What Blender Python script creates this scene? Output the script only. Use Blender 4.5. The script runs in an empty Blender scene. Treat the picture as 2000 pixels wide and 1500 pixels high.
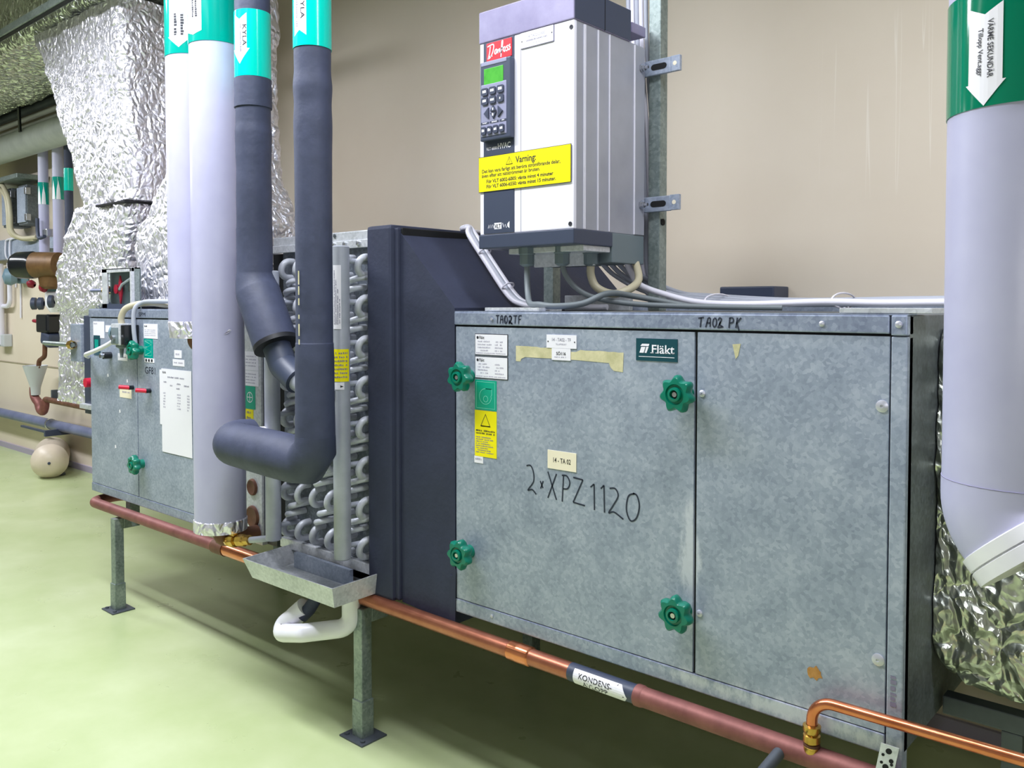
import bpy, bmesh, math, random
from mathutils import Vector, Matrix, noise as mnoise
random.seed(7)
D = bpy.data
SC = bpy.context.scene
COL = SC.collection
PI = math.pi
V = Vector

# ------------------------------------------------------------------ camera
cam_d = D.cameras.new('camera'); cam = D.objects.new('camera', cam_d); COL.objects.link(cam)
cam_d.sensor_width = 36.0; cam_d.lens = 36.0 * 1672 / 2000; cam_d.shift_y = -0.05
cam_d.clip_start = 0.02; cam_d.clip_end = 60
_p, _a = math.radians(1.85), math.radians(48.7)
_f = V((-math.cos(_a)*math.cos(_p), math.sin(_a)*math.cos(_p), -math.sin(_p)))
_r = V((math.sin(_a), math.cos(_a), 0)); _u = _r.cross(_f)
cam.matrix_world = Matrix(((_r.x, _u.x, -_f.x, 0), (_r.y, _u.y, -_f.y, -1.775), (_r.z, _u.z, -_f.z, 1.40), (0, 0, 0, 1)))
SC.camera = cam

# ------------------------------------------------------------------ world, lights, exposure
w = D.worlds.new('world'); SC.world = w; w.use_nodes = True
w.node_tree.nodes['Background'].inputs[0].default_value = (0.80, 0.86, 1.0, 1)
w.node_tree.nodes['Background'].inputs[1].default_value = 0.03
def area(name, loc, sx, sy, power, col, rot=(0, 0, 0)):
    l = D.lights.new(name, 'AREA'); l.shape = 'RECTANGLE'; l.size = sx; l.size_y = sy
    l.energy = power; l.color = col
    o = D.objects.new(name, l); COL.objects.link(o); o.location = loc; o.rotation_euler = rot
    return o
COOL = (0.90, 0.93, 1.0)
area('ceiling_tube_light', (-3.1, -0.95, 3.15), 3.6, 0.34, 158, COOL)
area('ceiling_tube_light_far', (-8.2, -0.60, 2.85), 3.4, 0.30, 120, COOL)
area('aisle_fill_light', (-4.6, -2.4, 3.2), 6.5, 0.30, 16, COOL)  # unseen lamp row, added for general fill light
area('end_tube_light', (0.2, -0.35, 3.0), 2.4, 0.3, 70, COOL)
# the camera's own flash, beside the lens
fl = area('camera_flash', (0, 0, 0), 0.07, 0.04, 4.0, (0.96, 0.95, 1.0))
fl.matrix_world = cam.matrix_world @ Matrix.Translation((-0.06, 0.05, 0.02))
SC.view_settings.view_transform = 'Standard'; SC.view_settings.look = 'None'
SC.view_settings.gamma = 1.0; SC.view_settings.exposure = 0.0
SC.view_settings.use_curve_mapping = False

# ------------------------------------------------------------------ materials
def lin(h):
    h = h.lstrip('#'); r = []
    for i in (0, 2, 4):
        c = int(h[i:i+2], 16) / 255
        r.append(c/12.92 if c <= 0.04045 else ((c+0.055)/1.055)**2.4)
    return (*r, 1)
def mat(name, hexc, rough=0.5, metal=0.0, spec=0.5, emit=0, alpha=1):
    m = D.materials.new(name); m.use_nodes = True
    b = m.node_tree.nodes['Principled BSDF']
    b.inputs['Base Color'].default_value = lin(hexc); b.inputs['Roughness'].default_value = rough
    b.inputs['Metallic'].default_value = metal; b.inputs['Specular IOR Level'].default_value = spec
    if emit:
        b.inputs['Emission Color'].default_value = lin(hexc); b.inputs['Emission Strength'].default_value = emit
    return m
def N(m, t, **kw):
    n = m.node_tree.nodes.new(t)
    for k, v in kw.items():
        if k in n.inputs: n.inputs[k].default_value = v
        else: setattr(n, k, v)
    return n
def L(m, a, b): m.node_tree.links.new(a, b)
def ramp(m, stops, fac):
    r = N(m, 'ShaderNodeValToRGB'); e = r.color_ramp.elements
    while len(e) < len(stops): e.new(0.5)
    for el, (p, c) in zip(e, stops):
        el.position = p; el.color = lin(c) if isinstance(c, str) else (c, c, c, 1)
    L(m, fac, r.inputs[0]); return r
def coords(m, scale=(1, 1, 1)):
    tc = N(m, 'ShaderNodeNewGeometry'); mp = N(m, 'ShaderNodeMapping'); mp.inputs['Scale'].default_value = scale
    L(m, tc.outputs['Position'], mp.inputs[0]); return mp.outputs[0]
def bsdf(m): return m.node_tree.nodes['Principled BSDF']
def mottled(name, stops, scale=20, detail=6, rough=0.5, metal=0.0, bump=0.0, stretch=(1, 1, 1), spec=0.5, bscale=None):
    m = mat(name, stops[0][1], rough, metal, spec); c = coords(m, stretch)
    n = N(m, 'ShaderNodeTexNoise', Scale=scale, Detail=detail, Roughness=0.62); L(m, c, n.inputs['Vector'])
    r = ramp(m, stops, n.outputs['Fac']); L(m, r.outputs[0], bsdf(m).inputs['Base Color'])
    if bump:
        n2 = N(m, 'ShaderNodeTexNoise', Scale=bscale or scale*3, Detail=4); L(m, c, n2.inputs['Vector'])
        b = N(m, 'ShaderNodeBump', Strength=bump, Distance=0.01); L(m, n2.outputs['Fac'], b.inputs['Height'])
        L(m, b.outputs[0], bsdf(m).inputs['Normal'])
    return m
def galvanised(name, a, b, c, rough=0.5, metal=0.45, wear=False):
    m = mat(name, b, rough, metal); co = coords(m)
    v = N(m, 'ShaderNodeTexVoronoi', Scale=125.0); L(m, co, v.inputs['Vector'])
    n = N(m, 'ShaderNodeTexNoise', Scale=7.0, Detail=8.0, Roughness=0.7); L(m, co, n.inputs['Vector'])
    mx = N(m, 'ShaderNodeMix', data_type='FLOAT'); mx.inputs[0].default_value = 0.20
    sep = N(m, 'ShaderNodeSeparateColor'); L(m, v.outputs['Color'], sep.inputs[0])
    L(m, n.outputs['Fac'], mx.inputs[2]); L(m, sep.outputs[0], mx.inputs[3])
    r = ramp(m, [(0.28, a), (0.5, b), (0.74, c)], mx.outputs[0])
    out = r.outputs[0]
    if wear:      # chalky white corrosion bloom: along the door seam and along the bottom edge
        g = N(m, 'ShaderNodeNewGeometry'); sx = N(m, 'ShaderNodeSeparateXYZ'); L(m, g.outputs['Position'], sx.inputs[0])
        def win(o, c, h):
            s1 = N(m, 'ShaderNodeMath', operation='SUBTRACT'); L(m, o, s1.inputs[0]); s1.inputs[1].default_value = c
            s2 = N(m, 'ShaderNodeMath', operation='ABSOLUTE'); L(m, s1.outputs[0], s2.inputs[0])
            s3 = N(m, 'ShaderNodeMapRange'); L(m, s2.outputs[0], s3.inputs[0]); s3.inputs[1].default_value = h; s3.inputs[2].default_value = 0.0; return s3.outputs[0]
        def mul(a_, b_, op='MULTIPLY'):
            q = N(m, 'ShaderNodeMath', operation=op)
            for i_, s_ in enumerate((a_, b_)):
                if hasattr(s_, 'links'): L(m, s_, q.inputs[i_])
                else: q.inputs[i_].default_value = s_
            return q.outputs[0]
        a1 = mul(win(sx.outputs[0], -1.0, .055), win(sx.outputs[2], .80, .30)); a2 = mul(win(sx.outputs[0], -.75, .75), win(sx.outputs[2], .52, .06))
        n3 = N(m, 'ShaderNodeTexNoise', Scale=42.0, Detail=6.0, Roughness=0.75); L(m, coords(m, (1, 1, .45)), n3.inputs['Vector'])
        t_ = mul(mul(mul(a1, 1.4), mul(a2, 1.1), 'ADD'), n3.outputs['Fac'])
        w_ = N(m, 'ShaderNodeMapRange', interpolation_type='SMOOTHSTEP'); L(m, t_, w_.inputs[0]); w_.inputs[1].default_value = .24; w_.inputs[2].default_value = .48; w_.inputs[4].default_value = .75
        mx2 = N(m, 'ShaderNodeMix', data_type='RGBA'); L(m, w_.outputs[0], mx2.inputs[0]); L(m, out, mx2.inputs[6]); mx2.inputs[7].default_value = lin('#d4d8e4'); out = mx2.outputs[2]
    L(m, out, bsdf(m).inputs['Base Color'])
    rr = N(m, 'ShaderNodeMapRange'); L(m, mx.outputs[0], rr.inputs[0])
    rr.inputs[3].default_value = rough-0.1; rr.inputs[4].default_value = rough+0.12
    L(m, rr.outputs[0], bsdf(m).inputs['Roughness'])
    return m
def foil(name, base='#f3f1fc', rough=0.38, sc=24, strength=0.6, metal=0.75):
    m = mat(name, base, rough, metal); co = coords(m, (1, 1, 0.75))
    n0 = N(m, 'ShaderNodeTexNoise', Scale=9.0, Detail=3.0); L(m, co, n0.inputs['Vector'])
    ad = N(m, 'ShaderNodeMix', data_type='VECTOR'); ad.inputs[0].default_value = 0.12
    L(m, co, ad.inputs[4]); L(m, n0.outputs['Color'], ad.inputs[5])
    v = N(m, 'ShaderNodeTexVoronoi', Scale=float(sc)); v.feature = 'DISTANCE_TO_EDGE'; L(m, ad.outputs[1], v.inputs['Vector'])
    sm = N(m, 'ShaderNodeMapRange', interpolation_type='SMOOTHSTEP'); sm.inputs[2].default_value = 0.30; L(m, v.outputs['Distance'], sm.inputs[0])
    v2 = N(m, 'ShaderNodeTexVoronoi', Scale=sc*2.6); L(m, ad.outputs[1], v2.inputs['Vector'])
    mth = N(m, 'ShaderNodeMath', operation='MULTIPLY_ADD'); L(m, v2.outputs['Distance'], mth.inputs[0]); mth.inputs[1].default_value = 0.3
    L(m, sm.outputs[0], mth.inputs[2])
    b = N(m, 'ShaderNodeBump', Strength=strength, Distance=0.02); L(m, mth.outputs[0], b.inputs['Height'])
    L(m, b.outputs[0], bsdf(m).inputs['Normal'])
    return m

M = {}
M['galv'] = galvanised('galvanised_sheet', '#8792a6', '#9ea8bb', '#b9c1d0', 0.5, 0.32, True)
M['galv_rail'] = galvanised('galvanised_rail', '#808aa4', '#98a2ba', '#b9c1d4', 0.42, 0.45, True)
M['galv_dark'] = galvanised('weathered_galvanised', '#4a4f52', '#62686c', '#7c8388', 0.5, 0.4)
M['galv_light'] = galvanised('bright_zinc', '#b4b8be', '#cdd0d6', '#e6e8ee', 0.40, 0.3)
M['zinc_post'] = galvanised('zinc_channel', '#6d7a78', '#8a9694', '#a7b0ae', 0.4, 0.5)
M['floor'] = None
M['foil'] = foil('aluminium_foil')
M['foil_big'] = foil('aluminium_foil_loose', '#d5dace', 0.28, 17, 0.8, 0.9)
M['pvc'] = mottled('white_pvc_jacket', [(0.3, '#b3b2d0'), (0.7, '#bdbcd8')], 6, 3, 0.34)
M['pvc_w'] = mottled('white_plastic_pipe', [(0.3, '#e4e2ee'), (0.7, '#f2f1f8')], 8, 3, 0.3)
M['rubber'] = mottled('dark_foam_rubber', [(0.3, '#343a50'), (0.7, '#414760')], 12, 5, 0.62, 0, 0.15)
M['rubber_sheet'] = mottled('dark_rubber_sheet', [(0.3, '#262b40'), (0.7, '#30364d')], 5, 6, 0.72, 0, 0.12, bscale=60)
M['tape_black'] = mat('black_tape', '#14151c', 0.5)
M['gap'] = mat('dark_gap', '#0b0c10', 0.8)
M['teal'] = mat('teal_gloss_band', '#009a8c', 0.12)
M['cyan'] = mat('turquoise_gloss_band', '#00cdbb', 0.14)
M['green_band'] = mat('green_gloss_band', '#007a5c', 0.1)
M['white'] = mat('white_label', '#efedf6', 0.4)
M['cream'] = mat('cream_label', '#f1e7cf', 0.5)
M['ink'] = mat('black_ink', '#1b1c28', 0.6)
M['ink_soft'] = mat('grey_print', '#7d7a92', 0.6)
M['ink_fade'] = mat('faded_print', '#aaa6ba', 0.6)
M['marker'] = mat('marker_pen', '#232a3c', 0.55)
M['yellow'] = mat('yellow_label', '#f6e800', 0.4)
M['label_green'] = mat('green_label', '#00a285', 0.4)
M['label_line'] = mat('green_label_print', '#7fe0cc', 0.4)
M['flakt'] = mat('dark_teal_badge', '#0b4450', 0.35)
M['knob'] = mat('green_plastic', '#00745e', 0.28)
M['steel'] = mat('bright_steel', '#c7cad2', 0.25, 0.9)
M['screw'] = mat('screw_steel', '#c9cad6', 0.35, 0.5)
M['tape_old'] = mottled('old_masking_tape', [(0.35, '#b9b48a'), (0.65, '#d8d0aa')], 25, 6, 0.8)
M['rust'] = mottled('rust_stain', [(0.35, '#a87636'), (0.65, '#c29150')], 60, 6, 0.8)
M['vfd_white'] = mat('white_painted_cover', '#eceaf6', 0.35)
M['vfd_hood'] = mottled('hood_paint', [(0.3, '#837d9e'), (0.7, '#9b95b4')], 9, 5, 0.4, 0.2)
M['vfd_dark'] = mat('dark_grey_plastic', '#3b4358', 0.45)
M['vfd_mod'] = mat('grey_keypad', '#8f90ab', 0.42)
M['vfd_alu'] = mottled('anodised_profile', [(0.3, '#999ba7'), (0.7, '#adafbb')], 4, 4, 0.45, 0.25)
M['lcd'] = mottled('lcd_screen', [(0.3, '#3f9a32'), (0.7, '#57b243')], 30, 4, 0.25)
M['key'] = mat('dark_key', '#3c4256', 0.4)
M['red'] = mat('red_badge', '#e8303c', 0.35)
M['red_p'] = mat('red_plastic', '#d01f3f', 0.35)
M['crimson'] = mat('crimson_plastic', '#8e1a30', 0.4)
M['copper'] = mottled('bright_copper', [(0.3, '#d07850'), (0.7, '#e6946c')], 14, 5, 0.22, 0.9)
M['copper_old'] = mottled('tarnished_copper', [(0.3, '#754643'), (0.7, '#96615b')], 14, 7, 0.55, 0.4)
M['copper_dull'] = mottled('dull_copper', [(0.3, '#a05f4a'), (0.7, '#bd7c62')], 10, 6, 0.34, 0.75)
M['brass'] = mottled('brass', [(0.3, '#b48a3c'), (0.7, '#d6b060')], 30, 4, 0.25, 0.9)
M['rusty'] = mottled('rusty_steel', [(0.3, '#5a3a2e'), (0.7, '#7c5540')], 18, 6, 0.6, 0.3)
M['coil_tube'] = mottled('coated_coil_tube', [(0.3, '#b2b6c0'), (0.7, '#cdd0da')], 30, 5, 0.4, 0.1)
M['coil_plate'] = galvanised('coil_end_plate', '#4c525c', '#6a717c', '#8d949f', 0.5, 0.35)
M['header'] = mottled('grey_header_paint', [(0.3, '#a3a8b4'), (0.7, '#b9bdca')], 9, 5, 0.4, 0.25)
M['cable_grey'] = mat('grey_cable_sheath', '#a7abb8', 0.45)
M['cable_white'] = mat('white_cable_sheath', '#dedce8', 0.4)
M['cable_beige'] = mat('beige_cable_sheath', '#bcb49a', 0.45)
M['cable_dark'] = mat('dark_grey_cable_sheath', '#6c7478', 0.5)
M['gland'] = mat('grey_gland', '#6d7a80', 0.5)
M['tank'] = mottled('beige_painted_steel', [(0.3, '#cdbfae'), (0.7, '#dccdba')], 5, 3, 0.4)
M['grey_pipe'] = mottled('grey_pipe_jacket', [(0.3, '#a2a6a6'), (0.7, '#b8bcba')], 5, 3, 0.5)
M['pipe_dark'] = mottled('dark_steel_pipe', [(0.3, '#474d55'), (0.7, '#5d646d')], 7, 4, 0.5, 0.3)
M['pipe_blue'] = mottled('blue_grey_pipe', [(0.3, '#5f6684'), (0.7, '#747b98')], 7, 4, 0.45)
M['black_gloss'] = mat('black_gloss_plastic', '#15181d', 0.2)
M['brown'] = mottled('brown_cast_iron', [(0.3, '#5d4226'), (0.7, '#7a5a36')], 14, 5, 0.5, 0.2)
M['box_grey'] = mat('light_grey_plastic', '#b9bdc0', 0.45)
M['blue_valve'] = mat('blue_grey_plastic', '#6d8796', 0.45)
M['clear'] = mat('clear_plastic_cover', '#cfd4da', 0.2)
bsdf(M['clear']).inputs['Transmission Weight'].default_value = 0.6
def gl():
    m = mat('clear_glass', '#e6eeee', 0.05); bsdf(m).inputs['Transmission Weight'].default_value = 1.0
    bsdf(m).inputs['IOR'].default_value = 1.05
    return m
M['glass'] = gl()
def floor_mat():
    m = mat('green_painted_concrete', '#a9c46e', 0.28, 0, 0.5); c = coords(m)
    n = N(m, 'ShaderNodeTexNoise', Scale=2.2, Detail=7.0, Roughness=0.6); L(m, c, n.inputs['Vector'])
    r = ramp(m, [(0.3, '#b2c18c'), (0.52, '#bdc99a'), (0.75, '#c9d3aa')], n.outputs['Fac'])
    L(m, r.outputs[0], bsdf(m).inputs['Base Color'])
    n2 = N(m, 'ShaderNodeTexNoise', Scale=5.0, Detail=5.0); L(m, c, n2.inputs['Vector'])
    rr = N(m, 'ShaderNodeMapRange'); L(m, n2.outputs['Fac'], rr.inputs[0]); rr.inputs[3].default_value = 0.2; rr.inputs[4].default_value = 0.42
    L(m, rr.outputs[0], bsdf(m).inputs['Roughness'])
    return m
M['floor'] = floor_mat()
def wall_mat():
    m = mat('cream_painted_wall', '#dcc9a8', 0.55); c = coords(m)
    n = N(m, 'ShaderNodeTexNoise', Scale=1.3, Detail=6.0); L(m, c, n.inputs['Vector'])
    r = ramp(m, [(0.3, '#d8cab6'), (0.7, '#e1d5c3')], n.outputs['Fac'])
    # pale drip marks that run down one stretch of the wall
    s = coords(m, (22, 0.0, 0.5)); n2 = N(m, 'ShaderNodeTexNoise', Scale=1.0, Detail=2.0); L(m, s, n2.inputs['Vector'])
    rr = ramp(m, [(0.615, 0.0), (0.63, 1.0), (0.645, 0.0)], n2.outputs['Fac'])
    g = N(m, 'ShaderNodeNewGeometry'); sx = N(m, 'ShaderNodeSeparateXYZ'); L(m, g.outputs['Position'], sx.inputs[0])
    def band(o, a, b, f):
        k = N(m, 'ShaderNodeMapRange', interpolation_type='SMOOTHSTEP'); L(m, o, k.inputs[0]); k.inputs[1].default_value = a; k.inputs[2].default_value = a+f
        k2 = N(m, 'ShaderNodeMapRange', interpolation_type='SMOOTHSTEP'); L(m, o, k2.inputs[0]); k2.inputs[1].default_value = b; k2.inputs[2].default_value = b-f
        q = N(m, 'ShaderNodeMath', operation='MULTIPLY'); L(m, k.outputs[0], q.inputs[0]); L(m, k2.outputs[0], q.inputs[1]); return q.outputs[0]
    q = N(m, 'ShaderNodeMath', operation='MULTIPLY'); L(m, band(sx.outputs[0], -1.22, -0.6, 0.08), q.inputs[0]); L(m, band(sx.outputs[2], 1.74, 2.42, 0.15), q.inputs[1])
    q2 = N(m, 'ShaderNodeMath', operation='MULTIPLY'); L(m, q.outputs[0], q2.inputs[0]); L(m, rr.outputs[0], q2.inputs[1])
    q3 = N(m, 'ShaderNodeMath', operation='MULTIPLY'); L(m, q2.outputs[0], q3.inputs[0]); q3.inputs[1].default_value = 0.45
    mx = N(m, 'ShaderNodeMix', data_type='RGBA'); L(m, q3.outputs[0], mx.inputs[0]); L(m, r.outputs[0], mx.inputs[6]); mx.inputs[7].default_value = lin('#f6efe4')
    L(m, mx.outputs[2], bsdf(m).inputs['Base Color'])
    return m
M['wall'] = wall_mat()
M['wall_plain'] = mat('pale_wall', '#a39e96', 0.6)
M['ceil'] = mat('pale_ceiling', '#b4b4b2', 0.7)

# ------------------------------------------------------------------ mesh builder
class MB:
    def __init__(s): s.v = []; s.f = []; s.mi = []; s.sm = []; s.mats = []
    def m(s, name):
        if name not in s.mats: s.mats.append(name)
        return s.mats.index(name)
    def add(s, verts, faces, mt, smooth=False):
        k = len(s.v); i = s.m(mt); s.v += [V(p) for p in verts]
        for f in faces:
            s.f.append([a + k for a in f]); s.mi.append(i); s.sm.append(smooth)
        return s
    def box(s, x0, x1, y0, y1, z0, z1, mt, bev=0.0, rot=None, piv=None):
        bm = bmesh.new(); bmesh.ops.create_cube(bm, size=1.0)
        for v in bm.verts: v.co = V((x0 + (v.co.x+.5)*(x1-x0), y0 + (v.co.y+.5)*(y1-y0), z0 + (v.co.z+.5)*(z1-z0)))
        if bev: bmesh.ops.bevel(bm, geom=bm.edges[:], offset=bev, segments=2, profile=0.6, affect='EDGES')
        if rot:
            pv = V(piv) if piv else V(((x0+x1)/2, (y0+y1)/2, (z0+z1)/2))
            bmesh.ops.transform(bm, matrix=Matrix.Translation(pv) @ rot.to_4x4() @ Matrix.Translation(-pv), verts=bm.verts[:])
        bm.verts.index_update()
        s.add([v.co.copy() for v in bm.verts], [[v.index for v in f.verts] for f in bm.faces], mt); bm.free(); return s
    def tube(s, pts, r, mt, n=16, caps=True, closed=False):
        pts = [V(p) for p in pts]; k = len(pts)
        rs = r if isinstance(r, (list, tuple)) else [r]*k
        tans = []
        for i in range(k):
            a = pts[max(i-1, 0)]; b = pts[min(i+1, k-1)]; tans.append((b-a).normalized())
        t = tans[0]; up = V((0, 0, 1)) if abs(t.z) < 0.9 else V((1, 0, 0))
        nn = (up - t*up.dot(t)).normalized(); vs = []; prev = t
        for i in range(k):
            q = prev.rotation_difference(tans[i]); nn = q @ nn; prev = tans[i]
            nn = (nn - tans[i]*nn.dot(tans[i])).normalized(); bb = tans[i].cross(nn)
            for j in range(n):
                a = 2*PI*j/n; vs.append(pts[i] + (nn*math.cos(a) + bb*math.sin(a))*rs[i])
        fs = [[i*n+j, i*n+(j+1) % n, (i+1)*n+(j+1) % n, (i+1)*n+j] for i in range(k-1) for j in range(n)]
        s.add(vs, fs, mt, True)
        if caps:
            s.add(vs[:n], [list(range(n))[::-1]], mt); s.add(vs[-n:], [list(range(n))], mt)
        return s
    def cyl(s, a, b, r, mt, n=24, r2=None):
        return s.tube([a, b], [r, r if r2 is None else r2], mt, n)
    def lathe(s, c, axis, prof, mt, n=32):
        """prof: list of (distance along axis, radius)"""
        a = V(axis).normalized(); up = V((0, 0, 1)) if abs(a.z) < 0.9 else V((1, 0, 0))
        e = (up - a*up.dot(a)).normalized(); g = a.cross(e); c = V(c); vs = []
        for d, r in prof:
            for j in range(n):
                q = 2*PI*j/n; vs.append(c + a*d + (e*math.cos(q)+g*math.sin(q))*max(r, 1e-5))
        k = len(prof)
        fs = [[i*n+j, i*n+(j+1) % n, (i+1)*n+(j+1) % n, (i+1)*n+j] for i in range(k-1) for j in range(n)]
        s.add(vs, fs, mt, True); return s
    def prism(s, poly, f, d0, d1, mt):
        """poly of (u,v), extruded from depth d0 to d1, mapped by f(u,v,d)"""
        n = len(poly); vs = [f(u, v, d0) for u, v in poly] + [f(u, v, d1) for u, v in poly]
        fs = [list(range(n))[::-1], list(range(n, 2*n))] + [[i, (i+1) % n, n+(i+1) % n, n+i] for i in range(n)]
        return s.add(vs, fs, mt)
    def sheet(s, poly, f, mt, d=0.0):
        return s.add([f(u, v, d) for u, v in poly], [list(range(len(poly)))], mt)
    def ribbon(s, pts, f, wid, mt, d=0.0):
        pts = [V((p[0], p[1])) for p in pts]; vs = []; k = len(pts)
        for i in range(k):
            t = (pts[min(i+1, k-1)] - pts[max(i-1, 0)])
            t = t.normalized() if t.length > 1e-9 else V((1, 0))
            nrm = V((-t.y, t.x)) * wid/2
            a, b = pts[i]+nrm, pts[i]-nrm
            vs += [f(a.x, a.y, d), f(b.x, b.y, d)]
        return s.add(vs, [[2*i, 2*i+1, 2*i+3, 2*i+2] for i in range(k-1)], mt)
    def text(s, body, f, u, v, size, mt, d=0.0, align='LEFT', bold=0.0, sx=1.0, rot=0.0, shear=0.0, width=None):
        vs, fs = text_mesh(body, align, bold, shear)
        if width:
            xs = [p[0] for p in vs]; sx = width/((max(xs)-min(xs))*size)
        c, sn = math.cos(rot), math.sin(rot)
        out = []
        for x, y in vs:
            x *= size*sx; y *= size
            out.append(f(u + x*c - y*sn, v + x*sn + y*c, d))
        return s.add(out, fs, mt)
    def micro(s, f, u0, u1, v, h, mt, d=0.0, seed=1, gap=0.35, breaks=0.12):
        """a line of print too small to read"""
        rnd = random.Random(seed); u = u0
        while u < u1:
            wd = h*rnd.uniform(0.35, 0.8)
            if rnd.random() > breaks:
                hh = h*rnd.uniform(0.7, 1.0)
                s.sheet([(u, v), (min(u+wd, u1), v), (min(u+wd, u1), v+hh), (u, v+hh)], f, mt, d)
            u += wd + h*gap*rnd.uniform(0.6, 1.3)
        return s
    def mesh(s, name):
        me = D.meshes.new(name)
        return me
_tc = {}
def text_mesh(body, align, bold, shear):
    key = (body, align, bold, shear)
    if key in _tc: return _tc[key]
    c = D.curves.new('t', 'FONT'); c.body = body; c.size = 1.0; c.align_x = align; c.offset = bold; c.shear = shear
    c.resolution_u = 3; c.fill_mode = 'FRONT'
    o = D.objects.new('t', c); COL.objects.link(o); bpy.context.view_layer.update()
    me = o.evaluated_get(bpy.context.evaluated_depsgraph_get()).to_mesh()
    r = ([(v.co.x, v.co.y) for v in me.vertices], [list(p.vertices) for p in me.polygons])
    D.objects.remove(o); D.curves.remove(c); _tc[key] = r
    return r

WP = {}     # world position of each object (no object is rotated unless stated)
def link(o, parent, wpos):
    COL.objects.link(o)
    if parent is not None:
        o.parent = parent; o.location = V(wpos) - WP[parent.name]
    else: o.location = wpos
    WP[o.name] = V(wpos); return o
def build(name, mb, parent=None, origin=None, label=None, kind=None):
    xs = [p.x for p in mb.v]; ys = [p.y for p in mb.v]; zs = [p.z for p in mb.v]
    if origin is None: origin = V(((min(xs)+max(xs))/2, (min(ys)+max(ys))/2, min(zs)))
    origin = V(origin)
    me = D.meshes.new(name); me.from_pydata([p - origin for p in mb.v], [], mb.f)
    for mn in mb.mats: me.materials.append(M[mn])
    me.polygons.foreach_set('material_index', mb.mi); me.polygons.foreach_set('use_smooth', mb.sm); me.update()
    bm = bmesh.new(); bm.from_mesh(me)
    bmesh.ops.remove_doubles(bm, verts=bm.verts[:], dist=1e-6); bm.to_mesh(me); bm.free()
    if any(mb.sm): me.set_sharp_from_angle(angle=math.radians(42))
    o = D.objects.new(name, me); link(o, parent, origin)
    if label: o['label'] = label
    if kind: o['kind'] = kind
    return o
def thing(name, label, cat, loc, group=None):
    o = D.objects.new(name, None); o.empty_display_size = 0.05; link(o, None, V(loc)); return tag(o, label, cat, group)
def tag(o, label, cat, group=None):
    o['label'] = label; o['category'] = cat
    if group: o['group'] = group
    return o
def one(name, mb, label, cat, group=None, origin=None):
    return tag(build(name, mb, None, origin), label, cat, group)
def copy_part(src, parent, wpos, rot=None):
    o = src.copy(); COL.objects.link(o); o.parent = parent; o.location = V(wpos) - WP[parent.name]
    if rot: o.rotation_euler = rot
    WP[o.name] = V(wpos); return o
def struct(name, mb, parent=None):
    o = build(name, mb, parent); o['kind'] = 'structure'; return o

def fillet(pts, rad, seg=8):
    pts = [V(p) for p in pts]; out = [pts[0]]
    rads = rad if isinstance(rad, (list, tuple)) else [rad]*len(pts)
    for i in range(1, len(pts)-1):
        a, b, c = pts[i-1], pts[i], pts[i+1]; d1 = (a-b); d2 = (c-b); ang = d1.angle(d2)
        t = min(rads[i]/math.tan(ang/2), d1.length*0.49, d2.length*0.49); r = t*math.tan(ang/2)
        d1.normalize(); d2.normalize(); cen = b + (d1+d2).normalized()*(r/math.sin(ang/2))
        p1, p2 = b+d1*t, b+d2*t; v1, v2 = p1-cen, p2-cen
        for k in range(seg+1): out.append(cen + v1.slerp(v2, k/seg).normalized()*r if v1.length > 1e-6 else b)
    out.append(pts[-1]); return out
def spline(pts, n=8):
    pts = [V(p) for p in pts]; out = []
    for i in range(len(pts)-1):
        p0 = pts[max(i-1, 0)]; p1 = pts[i]; p2 = pts[i+1]; p3 = pts[min(i+2, len(pts)-1)]
        for k in range(n):
            t = k/n; out.append(0.5*((2*p1) + (p2-p0)*t + (2*p0-5*p1+4*p2-p3)*t*t + (3*p1-p0-3*p2+p3)*t**3))
    out.append(pts[-1]); return out
def front(y):           # map a sheet on a wall-parallel face: u is x, v is z, depth d towards the viewer
    return lambda u, v, d: V((u, y - d, v))
def wrap(cx, cy, r):    # map a sheet round a vertical pipe: u is arc length from the -y side, v is z
    return lambda u, v, d: V((cx + (r+d)*math.sin(u/r), cy - (r+d)*math.cos(u/r), v))
def rect(u0, u1, v0, v1): return [(u0, v0), (u1, v0), (u1, v1), (u0, v1)]
def circ(u, v, r, n=24, a0=0, a1=2*PI): return [(u + r*math.cos(a0+(a1-a0)*k/n), v + r*math.sin(a0+(a1-a0)*k/n)) for k in range(n+1)]

# ================================================================== the room
struct('floor', MB().box(-13, 3, -4.5, 1.25, -0.1, 0, 'floor'))
struct('ceiling', MB().box(-13, 3, -4.5, 1.25, 4.3, 4.4, 'ceil'))
struct('wall_back', MB().box(-13, 3, 1.25, 1.35, 0, 4.3, 'wall'))
struct('wall_left', MB().box(-13.1, -13, -4.5, 1.35, 0, 4.3, 'wall_plain'))
struct('wall_right', MB().box(3, 3.1, -4.5, 1.35, 0, 4.3, 'wall_plain'))
struct('wall_front', MB().box(-13, 3, -4.6, -4.5, 0, 4.3, 'wall_plain'))
M['cove'] = mat('lavender_cove_strip', '#a9a0b4', 0.5)
struct('baseboard_back', MB().box(-13, 3, 1.235, 1.25, 0.0, 0.05, 'cove'))
M['seam'] = mat('wall_joint', '#a79c88', 0.6)
struct('trim_1', MB().box(-13, -5.2, 1.243, 1.25, 0.843, 0.853, 'seam'))

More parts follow.
